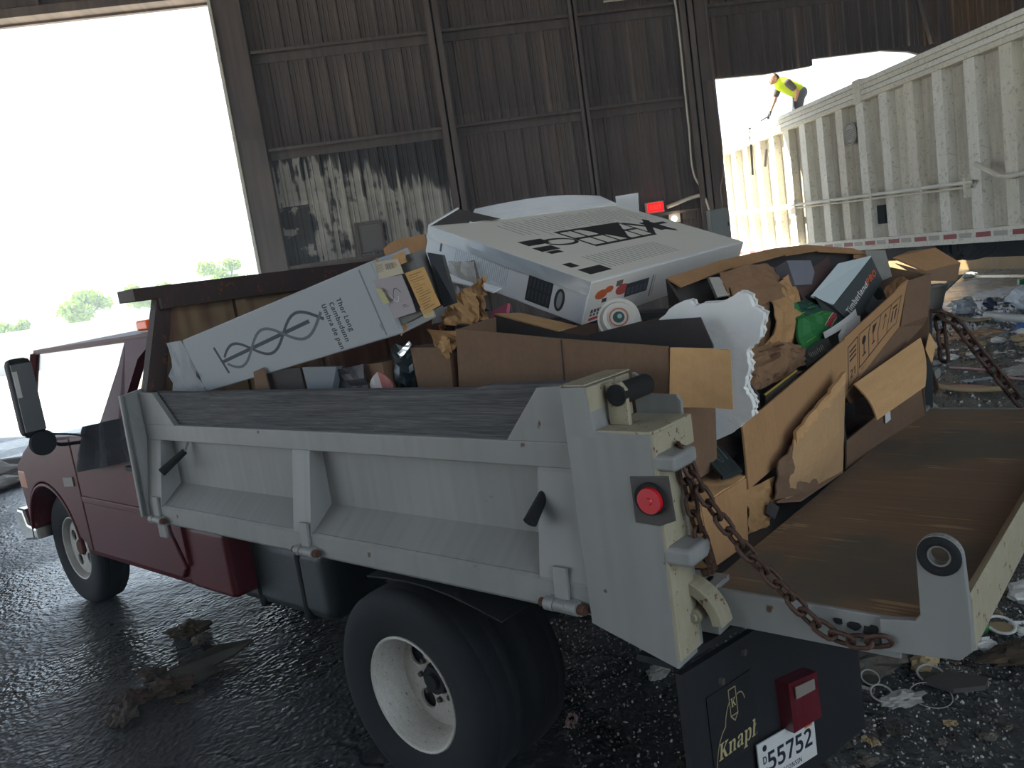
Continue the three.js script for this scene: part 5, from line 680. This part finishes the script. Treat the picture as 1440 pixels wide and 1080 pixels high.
// things along the left side board and round the white carton
{
  const q = (name, label, cat, base, P, t, m, pn = 'panel') => { const b = cargo(name, label, cat, base); part(pn, slab(P, t), m, b); return b; };
  q('cardboard_scrap', 'small tan cardboard corner showing above the weathered board under the grey carton', 'cardboard', [-0.84, 1.3, 0.99], [[-0.878, 1.605, 0.99], [-0.795, 1.622, 0.99], [-0.755, 1.35, 0.99], [-0.922, 1.35, 0.99]], 0.006, mCardD);
  const bxa = cargo('brown_box', 'dark brown box wedged under the left half of the long grey carton', 'box', [-0.7, 1.3, 0.85]); part('body', bx(-0.85, -0.56, 1.3, 1.58, 0.78, 0.96, 0.006), mCardD, bxa); part('flap', slab([[-0.865, 1.605, 0.965], [-0.567, 1.61, 0.965], [-0.55, 1.45, 0.97], [-0.843, 1.45, 0.97]], 0.005), mCardDark, bxa);
  q('grey_wedge_box', 'blue-grey carton corner under the middle of the long grey carton', 'box', [-0.45, 1.3, 0.95], [[-0.539, 1.612, 0.96], [-0.313, 1.608, 0.96], [-0.42, 1.4, 0.97], [-0.503, 1.4, 0.97]], 0.03, M({ color: 0x6d7478, roughness: 0.7 }));
  const dk = cargo('dark_plastic_tray', 'dark bent plastic tray under the right half of the long grey carton', 'tray', [-0.3, 1.3, 0.9]); part('tray', sheet([[-0.387, 1.588, 0.95], [-0.19, 1.61, 0.95], [-0.17, 1.45, 0.96], [-0.505, 1.45, 0.96]], 8, 6, 0.006, crease(580, 0.05, 3)), M({ color: 0x39363a, roughness: 0.6 }), dk);
  const b2 = cargo('brown_box', 'brown box with an angled top beside the dark green wrapper', 'box', [-0.22, 1.3, 0.85]); part('body', slab([[-0.24, 1.6, 0.9], [-0.1, 1.61, 0.9], [-0.08, 1.35, 0.9], [-0.24, 1.35, 0.9]], 0.05), mCardD, b2);
  const pk = cargo('magazine', 'folded magazine with a pink cover poking above the weathered board', 'magazine', [-0.05, 1.35, 0.99]); part('cover', sheet([[-0.106, 1.54, 0.99], [-0.057, 1.586, 0.985], [-0.03, 1.45, 0.985], [-0.09, 1.4, 0.99]], 3, 3, 0.006, bend(0.01)), M({ color: 0xb9b2ae, roughness: 0.5 }), pk); part('cover', sheet([[-0.057, 1.586, 0.985], [0.011, 1.54, 0.985], [0.0, 1.4, 0.985], [-0.03, 1.45, 0.985]], 3, 3, 0.006, bend(-0.01)), M({ color: 0xa8645e, roughness: 0.5 }), pk);
  const dg = cargo('green_wrapper', 'crumpled dark green plastic wrapper below the torn end of the grey carton', 'wrapper', [-0.03, 1.35, 0.85]); part('wrapper', lump([-0.02, 1.57, 0.84], 0.11, 0.11, 0.07, 582, 0.4, 3), M({ color: 0x24363a, roughness: 0.3 }), dg);
  const fo = cargo('foil_strip', 'shiny silver foil strip on the dark green wrapper', 'foil', [0.04, 1.62, 0.91]); part('strip', sheet([[0.0, 1.642, 0.925], [0.073, 1.682, 0.925], [0.088, 1.668, 0.93], [0.017, 1.622, 0.93]], 6, 2, 0.003, crease(584, 0.008, 4)), M({ color: 0xdfe2e2, roughness: 0.2, metalness: 0.6 }), fo);
  const ub = cargo('brown_box', 'brown carton end standing between the green wrapper and the open carton', 'box', [0.16, 1.3, 0.85]); part('body', slab([[0.064, 1.658, 0.88], [0.263, 1.649, 0.88], [0.237, 1.35, 0.88], [0.084, 1.35, 0.88]], 0.08), mCardD, ub);
  const kp = cargo('kraft_paper', 'tan crumpled kraft paper with a pointed corner in front of the white carton', 'paper', [0.17, 1.6, 0.7]);
  part('paper', sheet([[0.11, 1.83, 0.66], [0.21, 1.872, 0.63], [0.285, 1.715, 0.74], [0.04, 1.72, 0.74]], 12, 10, 0.004, (u, v) => crease(586, 0.05, 4)(u, v)), mKraft, kp); part('paper', sheet([[0.12, 1.8, 0.74], [0.235, 1.815, 0.72], [0.3, 1.7, 0.8], [0.1, 1.7, 0.8]], 9, 8, 0.004, (u, v) => 0.03 * Math.sin(u * 3.1) + crease(588, 0.06, 3)(u, v)), mKraft, kp);
  const k2 = cargo('kraft_paper', 'folded tan paper corner at the left end of the open carton', 'paper', [0.28, 1.55, 0.9]); part('paper', sheet([[0.1, 1.71, 0.85], [0.31, 1.7, 0.9], [0.32, 1.66, 0.92], [0.22, 1.62, 0.92]], 6, 5, 0.004, crease(590, 0.03, 3)), mKraft, k2); part('paper', lump([0.245, 1.655, 0.92], 0.03, 0.04, 0.02, 591, 0.4, 3), mKraft, k2);
  const pl = cargo('wrapped_pack', 'brown pack in cloudy plastic film between the grey carton and the white carton', 'pack', [0.0, 1.6, 0.5]);
  part('content', slab([[-0.138, 1.95, 0.52], [0.1, 1.92, 0.52], [0.13, 1.75, 0.58], [-0.08, 1.72, 0.6]], 0.08), M({ color: 0x57504a, roughness: 0.5 }), pl); part('film', sheet([[-0.15, 1.962, 0.57], [0.11, 1.93, 0.57], [0.145, 1.74, 0.63], [-0.09, 1.71, 0.65]], 12, 10, 0.003, crease(593, 0.03, 4)), mPlastic, pl);
  q('cardboard_scrap', 'tan cardboard piece sticking up behind the torn end of the grey carton', 'cardboard', [-0.55, 1.9, 0.32], [[-0.708, 2.056, 0.3], [-0.66, 2.075, 0.3], [-0.599, 2.088, 0.3], [-0.5, 2.085, 0.3], [-0.415, 2.086, 0.3], [-0.369, 1.9, 0.35], [-0.634, 1.9, 0.35]], 0.006, mCard);
  const ro = cargo('tape_roll', 'pale roll with a round printed sticker standing in the open carton', 'roll', [0.74, 1.55, 0.6]); 
  part('roll', merge(cyl([0.72, 1.64, 0.55], [0.765, 1.672, 0.62], 0.075, 0.07, 32), cyl([0.765, 1.672, 0.62], [0.771, 1.676, 0.628], 0.06, 0.052, 32)), M({ color: 0xc4beb2, roughness: 0.5 }), ro);
  { const c = new THREE.CircleGeometry(0.036, 28); c.applyQuaternion(new THREE.Quaternion().setFromUnitVectors(V(0, 0, 1), V(0.045, 0.032, 0.07).normalize())); c.translate(0.7735, 1.6785, 0.632); part('sticker', c, M({ map: canvasTex(128, 128, (x) => { x.fillStyle = '#b8b4a8'; x.fillRect(0, 0, 128, 128); x.strokeStyle = '#a85a40'; x.lineWidth = 9; x.beginPath(); x.arc(64, 64, 52, 0, 7); x.stroke(); x.fillStyle = '#2e4440'; x.beginPath(); x.arc(64, 64, 34, 0, 7); x.fill(); x.fillStyle = '#8aa8a0'; x.beginPath(); x.arc(70, 58, 14, 0, 7); x.fill(); }), roughness: 0.4 }), ro); }
  const pp = cargo('pink_packet', 'small pink packet poking up at the left end of the open carton', 'packet', [0.24, 1.66, 0.62]); part('packet', slab([[0.2, 1.735, 0.6], [0.282, 1.758, 0.6], [0.27, 1.68, 0.62], [0.19, 1.67, 0.62]], 0.015), M({ color: 0xb2566a, roughness: 0.4 }), pp);
  // sacks and cartons that carry the visible pile
  for (const [x0, x1, y1, z0, z1, l] of [[-1.55, -0.9, 1.45, -0.9, 0.75, 'plain brown carton low in the front of the bed'], [-0.85, -0.1, 1.5, -0.95, 0.5, 'plain brown carton low under the white carton'], [-0.05, 0.7, 1.5, -0.95, 0.45, 'plain brown carton low in the middle of the bed'], [-1.5, -0.35, 1.28, 0.76, 1.03, 'plain brown carton low behind the weathered side board'], [-0.3, 0.95, 1.19, 0.6, 1.03, 'plain brown carton under the open carton']]) { const b = cargo('buried_carton', l, 'box', [(x0 + x1) / 2, FL, (z0 + z1) / 2]); part('body', bx(x0, x1, FL, y1, z0, z1, 0.008), mCardD, b); part('tape', bx(x0 + 0.02, x1 - 0.02, y1 - 0.001, y1 + 0.001, (z0 + z1) / 2 - 0.025, (z0 + z1) / 2 + 0.025, 0), mCardL, b); }
}

// ---------- litter on the floor (building axes) ----------
const spots = [];
const freeSpot = (x, z, r) => { for (const s of spots) if (Math.hypot(x - s[0], z - s[1]) < r + s[2]) return false; return true; };
function litter(name, label, cat, pos, parts, group) { const b = thing(name, label, cat, pos, group); for (const p of parts) { p[1].computeBoundingBox(); const q = p[1].boundingBox; spots.push([(q.min.x + q.max.x) / 2, (q.min.z + q.max.z) / 2, Math.hypot(q.max.x - q.min.x, q.max.z - q.min.z) / 2]); } for (const [n, g, m] of parts) part(n, g, m, b); return b; }
const crumpleSheet = (x, z, w, d, a, s, h = 0.04, t = 0.004, y = 0.012) => { const c = Math.cos(a), n = Math.sin(a), p = (u, v) => [x + u * c - v * n, y, z + u * n + v * c]; return sheet([p(-w / 2, -d / 2), p(w / 2, -d / 2), p(w / 2, d / 2), p(-w / 2, d / 2)], 9, 7, t, (u, v) => -h * Math.abs(fbm(u, v, 4, 3, s) - 0.35) * 1.4); };
litter('plastic_sack', 'big white plastic sack slumped on the floor under the trailer', 'sack', [9.75, 0, -12], [['sack', lump([9.75, 0.18, -12.0], 0.42, 0.26, 0.36, 601, 0.3, 4, 1.5), M({ color: 0xeaeff4, roughness: 0.5 })]]);
litter('cardboard_sheet', 'bent orange-brown cardboard sheet lying on the floor behind the hanging chain', 'cardboard', [7.6, 0, -10.6], [['sheet', crumpleSheet(7.55, -10.5, 0.9, 0.75, 0.5, 603, 0.12, 0.01, 0.03), M({ map: tex(128, 128, (u, v) => mixc([178, 124, 72], [204, 190, 170], ss(0.45, 0.62, fbm(u, v, 4, 4, 604)))), roughness: 0.8 })]]);
litter('long_board', 'long pale curved board on the floor beyond the chain', 'board', [8.7, 0, -12.2], [['board', sheet([[8.75, 0.06, -13], [8.45, 0.06, -11.3], [8.3, 0.05, -11.35], [8.6, 0.05, -13.05]], 10, 2, 0.03, (u) => -0.06 * Math.sin(u * 3.1)), mScrapT]]);
litter('white_tube', 'long white tube lying on the floor in front of the plastic sack', 'tube', [8.55, 0, -11.0], [['tube', tube([[8.6, 0.07, -11.6], [8.5, 0.08, -11], [8.45, 0.07, -10.2]], 0.06, 20, 12), mLight]]);
litter('pink_strip', 'long thin pink strip stretched across the floor behind the tailgate', 'strip', [5.9, 0, -8.0], [['strip', tube([[5.86, 0.02, -8.56], [5.95, 0.03, -8.1], [5.85, 0.02, -7.7], [5.93, 0.02, -7.2]], 0.014, 30, 6), M({ color: 0xb08884, roughness: 0.7 })]]);
litter('blue_scrap', 'narrow blue-grey crumpled scrap on the floor near the tailgate corner', 'scrap', [5.65, 0, -7.82], [['scrap', crumpleSheet(5.65, -7.82, 0.3, 0.12, 0.2, 607, 0.06), M({ color: 0x8b9aa2, roughness: 0.5 })]]);
litter('thin_stick', 'thin pale stick lying on the floor beyond the chain', 'stick', [7.75, 0, -10.1], [['stick', cyl([7.3, 0.02, -9.83], [8.4, 0.06, -10.45], 0.014), mScrapG]]);
litter('blue_packet', 'blue and white crumpled packet at the right edge of the litter', 'packet', [7.9, 0, -9.95], [['packet', lump([7.95, 0.07, -9.95], 0.16, 0.09, 0.14, 609, 0.35, 3), M({ color: 0x3a5f98, roughness: 0.5 })], ['packet_end', lump([7.8, 0.05, -9.85], 0.08, 0.06, 0.08, 610, 0.35, 2), mLight]]);
litter('crumpled_paper', 'grey-white crumpled paper on the floor to the right of the chain', 'paper', [6.85, 0, -9.0], [['paper', crumpleSheet(6.85, -8.97, 0.34, 0.3, 0.3, 611, 0.14), mScrapW]]);
litter('crumpled_paper', 'pale greenish folded paper beside the grey-white crumpled one', 'paper', [7.05, 0, -8.85], [['paper', crumpleSheet(7.08, -8.82, 0.36, 0.22, -0.2, 613, 0.12), M({ color: 0xa8aa98, roughness: 0.8 })]]);
litter('splintered_wood', 'splintered tan wood strip on the floor along the far end of the tailgate', 'wood', [5.25, 0, -7.4], [['strip', tube([[5.2, 0.06, -7.95], [5.1, 0.05, -7.6], [5.2, 0.04, -7.3], [5.45, 0.05, -7.05]], 0.028, 24, 6), mScrapT], ['strip', tube([[5.15, 0.03, -7.6], [5.25, 0.05, -7.35], [5.35, 0.03, -7.2]], 0.03, 16, 6), M({ color: 0xa87c68, roughness: 0.8 })]]);
litter('grey_rag', 'grey rag on the floor right of the pink strip', 'rag', [6.0, 0, -7.75], [['rag', lump([6.02, 0.05, -7.72], 0.18, 0.06, 0.14, 617, 0.4, 3), mScrapG]]);
litter('dented_bucket', 'dented tan bucket on the floor just past the far rear post', 'bucket', [9.2, 0, -13.9], [['bucket', cyl([9.2, 0.0, -13.9], [9.25, 0.4, -13.9], 0.2, 0.26, 24), M({ color: 0x8c8474, roughness: 0.7 })], ['rim', new THREE.TorusGeometry(0.26, 0.02, 8, 28).rotateX(1.57).translate(9.25, 0.4, -13.9), mScrapG]]);
litter('dark_plank', 'dark broken plank slanting up from the litter beyond the chain', 'plank', [10.3, 0, -15], [['plank', bar([9.6, 0.03, -14.5], [11.0, 0.35, -15.6], 0.16, 0.03), M({ color: 0x55524c, roughness: 0.9 })], ['plank_end', bar([9.4, 0.04, -14.35], [9.75, 0.08, -14.6], 0.2, 0.05), mLight]]);
litter('white_cloth', 'low pale cloth heap on the floor left of the plastic sack', 'cloth', [9.2, 0, -13], [['cloth', lump([9.3, 0.08, -13.1], 0.24, 0.13, 0.2, 619, 0.4, 3), mLight]]);
litter('clear_bag', 'crinkled clear bag between the pale cloth heap and the red scrap', 'bag', [9.05, 0, -12.6], [['bag', lump([8.95, 0.1, -12.62], 0.2, 0.16, 0.2, 621, 0.4, 3), M({ color: 0xb4b8bc, roughness: 0.3 })]]);
litter('red_scrap', 'dull red scrap on the floor in front of the clear bag', 'scrap', [8.62, 0, -12.35], [['scrap', crumpleSheet(8.62, -12.35, 0.22, 0.16, 0.4, 623, 0.1), M({ color: 0x9a5c58, roughness: 0.7 })]]);
litter('navy_packet', 'navy blue packet on the floor left of the plastic sack', 'packet', [9.5, 0, -12.6], [['packet', lump([9.5, 0.08, -12.72], 0.12, 0.1, 0.1, 625, 0.4, 2), M({ color: 0x28385c, roughness: 0.5 })]]);
litter('green_bottle', 'small green bottle on the far floor at the right edge', 'bottle', [12.2, 0, -15.2], [['bottle', merge(cyl([12.0, 0.07, -15.2], [12.3, 0.07, -15.1], 0.06), cyl([12.3, 0.07, -15.1], [12.42, 0.07, -15.06], 0.05, 0.02)), M({ color: 0x1f7a3c, roughness: 0.3 })]]);
litter('white_shoe', 'small pale shoe-like scrap at the foot of the concrete wall', 'scrap', [13.2, 0, -18.2], [['scrap', lump([13.1, 0.06, -18.2], 0.22, 0.08, 0.1, 627, 0.3, 2), mLight]]);
// heaps between the truck and the trailer: many scraps nobody can tell apart by looks, each its own thing
seed = 4242;
for (let i = 0; i < 70; i++) {
  let x, z, w; for (let k = 0; k < 60; k++) { const t = rnd(); z = -7.2 - t * 7; x = lerp(5.4, 9.4, t) + rr(-0.7, 1.6); w = rr(0.1, 0.34); if (freeSpot(x, z, w * 0.65)) break; }
  const mi = (rnd() * 4) | 0, fl = rnd() < 0.5, tone = ['off-white', 'grey', 'tan', 'bright white'][mi], where = z > -10 ? 'just behind the tailgate' : 'farther back toward the trailer';
  litter(fl ? 'flat_scrap' : 'balled_scrap', tone + (fl ? ' flat crumpled scrap on the floor ' : ' balled-up scrap on the floor ') + where, 'scrap', [x, 0, z], [['scrap', fl ? crumpleSheet(x, z, w, w * 0.7, rr(0, 3), 700 + i, 0.08) : lump([x, w * 0.18, z], w * 0.5, w * 0.22, w * 0.4, 700 + i, 0.4, 2), [mScrapW, mScrapG, mScrapT, mLight][mi]]], tone + (fl ? ' flat scraps ' : ' balled scraps ') + where);
}
// near right corner
const ring = (x, z, r, y = 0.025, tilt = 0.5, k = 0.1) => { const g = new THREE.TorusGeometry(r, r * k, 8, 28); g.scale(1, 1, 0.8); g.rotateX(-1.57 + tilt); g.translate(x, y, z); return g; };
litter('lid_ring', 'pale round lid lying in the dirt under the chain end', 'lid', [1.58, 0, -2.95], [['rim', ring(1.58, -2.95, 0.035), mScrapG], ['disc', cyl([1.58, 0.012, -2.95], [1.58, 0.02, -2.95], 0.032), mMud]]);
litter('oyster_shell', 'pale oval shell-like cup lying in the dirt under the tailgate corner', 'cup', [1.78, 0, -2.92], [['cup', ring(1.8, -2.88, 0.05, 0.03, 0.3).scale(1, 1, 1), mScrapG], ['base', cyl([1.8, 0.006, -2.88], [1.8, 0.014, -2.88], 0.045), mMud]]);
litter('crushed_cup', 'crushed white cup with a round rim in the middle of the dirt', 'cup', [1.56, 0, -2.78], [['cup', lump([1.61, 0.02, -2.77], 0.1, 0.035, 0.05, 641, 0.5, 3), mScrapG], ['rim', ring(1.54, -2.8, 0.04, 0.045, 0.4), mScrapG]]);
litter('white_saucer', 'pale broken bowl lying in the dirt beside the green bottle top', 'bowl', [2.3, 0, -3.15], [['bowl', ring(2.3, -3.13, 0.055, 0.03, 0.3, 0.14), mScrapW], ['base', cyl([2.3, 0.006, -3.13], [2.3, 0.02, -3.13], 0.05), mScrapT]]);
litter('white_saucer', 'flat white scrap at the right edge beside the broken bowl', 'scrap', [2.42, 0, -3.1], [['scrap', crumpleSheet(2.42, -3.1, 0.16, 0.12, 0.2, 643, 0.04), mLight]]);
litter('green_bottle', 'green plastic bottle top in the dirt at the corner of the tailgate', 'bottle', [2.22, 0, -3.14], [['bottle', lump([2.22, 0.03, -3.14], 0.035, 0.035, 0.03, 645, 0.3, 2), M({ color: 0x2c7a3c, roughness: 0.3 })]]);
litter('green_strip', 'bright green plastic strip at the right edge beside the end rail', 'plastic', [2.72, 0, -3.45], [['strip', crumpleSheet(2.72, -3.45, 0.2, 0.06, 0.1, 647, 0.05), M({ color: 0x58a858, roughness: 0.4 })]]);
litter('white_rag', 'white crumpled rag at the right edge next to the end rail', 'rag', [2.6, 0, -3.3], [['rag', lump([2.62, 0.04, -3.33], 0.14, 0.05, 0.09, 649, 0.4, 3), mScrapW]]);
litter('crushed_can', 'small crushed pale can by the bottom corner of the tailgate plate', 'can', [2.13, 0, -3.02], [['can', lump([2.13, 0.025, -3.02], 0.06, 0.03, 0.04, 651, 0.35, 3), mScrapW]]);
litter('dirt_clod', 'ragged brown clod lying at the right edge below the tailgate plate', 'clod', [2.2, 0, -2.9], [['clod', lump([2.22, 0.03, -2.9], 0.18, 0.05, 0.08, 653, 0.4, 3), M({ map: mMud.map, color: 0xc8b090, roughness: 0.9 })]]);
litter('flat_board', 'flat dark board in the dirt right of the crushed white cup', 'board', [1.85, 0, -2.76], [['board', slab([[1.74, 0.03, -2.84], [1.86, 0.035, -2.86], [1.96, 0.03, -2.76], [1.92, 0.03, -2.72], [1.8, 0.03, -2.74]], 0.02), mDarkSteel]]);
litter('wire_hoop', 'thin wire hoop lying in the dirt right of the crushed white cup', 'wire', [1.72, 0, -2.76], [['hoop', ring(1.72, -2.76, 0.075, 0.02, 0.15, 0.03).scale(1, 1, 1), mScrapG]]);
litter('dirt_mound', 'dark low mound of mud under the tailgate chain', 'mud', [1.66, 0, -3.08], [['mound', lump([1.66, 0.02, -3.08], 0.2, 0.06, 0.12, 655, 0.4, 3), mMud]]);
litter('broken_pot', 'broken pale pot shards standing in the dirt under the tailgate plate', 'pot', [1.82, 0, -2.99], [['shard', lump([1.83, 0.03, -2.97], 0.06, 0.05, 0.05, 657, 0.45, 2), mScrapT], ['shard', slab([[1.8, 0.02, -2.97], [1.83, 0.09, -2.97], [1.85, 0.03, -2.95]], 0.006), mScrapG]]);
litter('paper_scrap', 'pale crumpled scrap in the grit left of the round lid', 'scrap', [1.52, 0, -2.92], [['scrap', crumpleSheet(1.51, -2.92, 0.12, 0.06, 0.6, 659, 0.06), mScrapG]]);
litter('white_stick', 'short white stick lying in the grit right of the licence plate', 'stick', [1.33, 0, -2.78], [['stick', cyl([1.31, 0.015, -2.8], [1.37, 0.02, -2.85], 0.006), mLight]]);
seed = 515;
for (let i = 0; i < 60; i++) {
  let x, z, w; for (let k = 0; k < 60; k++) { x = rr(1.25, 2.9); z = rr(-3.75, -2.3); w = rr(0.02, 0.07); if (freeSpot(x, z, w * 0.65)) break; }
  const mi = (rnd() * 3) | 0, fl = rnd() < 0.55, tone = ['muddy grey', 'tan', 'pale'][mi];
  litter(fl ? 'shell_scrap' : 'dirt_lump', tone + (fl ? ' flake of broken packaging in the grit under the tailgate' : ' dirty lump in the grit under the tailgate'), fl ? 'scrap' : 'lump', [x, 0, z], [[fl ? 'flake' : 'lump', fl ? crumpleSheet(x, z, w, w * 0.6, rr(0, 3), 800 + i, 0.03) : lump([x, w * 0.2, z], w * 0.5, w * 0.3, w * 0.4, 800 + i, 0.4, 2), [mMud, mScrapT, mScrapG][mi]]], tone + (fl ? ' flakes' : ' lumps') + ' under the tailgate');
}
// grit: nobody could count it
{
  const g = new THREE.IcosahedronGeometry(0.5, 0); const n = 15000, im = new THREE.InstancedMesh(g, M({ color: 0xffffff, roughness: 0.3 }), n), m4 = new THREE.Matrix4(), c = new THREE.Color(); seed = 99;
  for (let i = 0; i < n; i++) {
    let x, z; const k = rnd();
    if (k < 0.55) { x = 1.2 + rr(0, 1.9); z = -2.2 - rr(0, 1.6); } else if (k < 0.72) { x = rr(0.3, 1.3); z = rr(-4.2, -2.6); } else { const t = rnd(); z = -6 - t * 7; x = lerp(4.2, 8, t) + rr(-1, 3); }
    const s = rr(0.004, 0.013) * (z < -6 ? 2.6 : 1); m4.compose(V(x, s * 0.2, z), new THREE.Quaternion().setFromEuler(new THREE.Euler(rr(0, 6), rr(0, 6), rr(0, 6))), V(s * rr(0.8, 2), s * 0.6, s)); im.setMatrixAt(i, m4);
    const q = rnd(); c.setRGB(...(q < 0.14 ? [0.5, 0.48, 0.43] : q < 0.4 ? [0.2, 0.18, 0.15] : [0.05, 0.047, 0.042])); im.setColorAt(i, c);
  }
  im.name = 'floor_grit'; im.userData = { kind: 'stuff', label: 'dark wet grit and glassy chips scattered on the floor around the tailgate', category: 'grit' }; scene.add(im);
}
// mud and rags on the left floor
litter('mud_rag', 'tan muddy rag on the wet floor under the side of the bed', 'rag', [-1.66, 0, -4.85], [['rag', lump([-1.66, 0.03, -4.82], 0.13, 0.06, 0.09, 671, 0.45, 4), M({ map: mMud.map, color: 0xd8c8a8, roughness: 0.9 })]]);
litter('mud_clod', 'small dark clod beside the tan muddy rag', 'clod', [-1.55, 0, -4.7], [['clod', lump([-1.56, 0.02, -4.68], 0.06, 0.035, 0.06, 673, 0.4, 3), mMud]]);
litter('grey_sheet', 'long flat grey-green sheet on the wet floor ahead of the rear wheel', 'sheet', [-1.4, 0, -4.38], [['sheet', slab([[-1.68, 0.012, -4.3], [-1.42, 0.03, -4.52], [-1.22, 0.02, -4.52], [-1.3, 0.02, -4.36], [-1.46, 0.015, -4.22]], 0.012), M({ map: mMud.map, color: 0xb8bcae, roughness: 0.6 })]]);
litter('grey_sheet', 'short grey-green sheet beside the mud heap on the left floor', 'sheet', [-1.42, 0, -4.22], [['sheet', slab([[-1.52, 0.012, -4.18], [-1.4, 0.03, -4.28], [-1.33, 0.02, -4.22], [-1.44, 0.015, -4.12]], 0.012), M({ map: mMud.map, color: 0xb0b4a8, roughness: 0.6 })]]);
litter('mud_heap', 'brown crumpled mud heap in the middle of the left floor', 'mud', [-1.58, 0, -4.12], [['heap', lump([-1.56, 0.035, -4.1], 0.13, 0.06, 0.08, 675, 0.5, 4), M({ map: mMud.map, color: 0xd8c0b0, roughness: 0.85 })]]);
litter('mud_heap', 'smaller reddish mud heap at the left end of the brown heap', 'mud', [-1.72, 0, -4.08], [['heap', lump([-1.72, 0.03, -4.06], 0.09, 0.05, 0.06, 677, 0.5, 3), M({ map: mMud.map, color: 0xd0b0a0, roughness: 0.85 })]]);
litter('mud_heap', 'long dark mud lump trailing toward the bottom of the left floor', 'mud', [-1.72, 0, -3.9], [['heap', lump([-1.72, 0.03, -3.9], 0.07, 0.05, 0.12, 679, 0.5, 3), mMud]]);
litter('mud_heap', 'small tan mud lump behind the brown heap on the left floor', 'mud', [-1.72, 0, -4.32], [['heap', lump([-1.72, 0.02, -4.32], 0.07, 0.045, 0.05, 681, 0.5, 3), M({ map: mMud.map, color: 0xd8c8b0, roughness: 0.85 })]]);
litter('pale_leaf', 'flat pale leaf-like scrap at the right end of the brown mud heap', 'scrap', [-1.42, 0, -4.0], [['scrap', crumpleSheet(-1.44, -4.0, 0.14, 0.06, -0.5, 683, 0.03), M({ map: mMud.map, color: 0xd0ccb0, roughness: 0.8 })]]);
litter('pink_paper', 'small folded pink paper in the dark behind the rear wheel', 'paper', [0.35, 0, -3.12], [['paper', crumpleSheet(0.35, -3.11, 0.05, 0.1, 0.4, 685, 0.05), M({ color: 0xc09890, roughness: 0.7 })]]);
litter('clear_cup', 'crushed clear cup on the floor below the corner post', 'cup', [0.8, 0, -3.3], [['cup', lump([0.79, 0.03, -3.31], 0.06, 0.035, 0.04, 687, 0.4, 3), mScrapG]]);
// left: a tarp heap and a kerb in front of the truck
litter('tarp_heap', 'grey-brown tarpaulin heap on the floor ahead of the truck at the left edge', 'tarp', [-6.2, 0, -11.6], [['tarp', lump([-6.4, 0.1, -11.3], 1.0, 0.26, 0.7, 691, 0.22, 4, 0.9), M({ color: 0x8a837c, roughness: 0.8 })], ['tarp_fold', lump([-5.9, 0.06, -11.0], 0.5, 0.12, 0.4, 693, 0.22, 3, 1.0), M({ color: 0xa09c96, roughness: 0.6 })]]);
litter('floor_beam', 'straight dark beam lying on the floor ahead of the truck at the left edge', 'beam', [-6.6, 0, -12.6], [['beam', bar([-8.6, 0.08, -13.0], [-5.2, 0.08, -12.3], 0.14, 0.16), M({ color: 0x6a655f, roughness: 0.8 })]]);

scene.traverse((o) => { if (o.isMesh) { o.castShadow = true; o.receiveShadow = true; } if (o.isLight) o.castShadow = true; });
renderer.render(scene, camera);
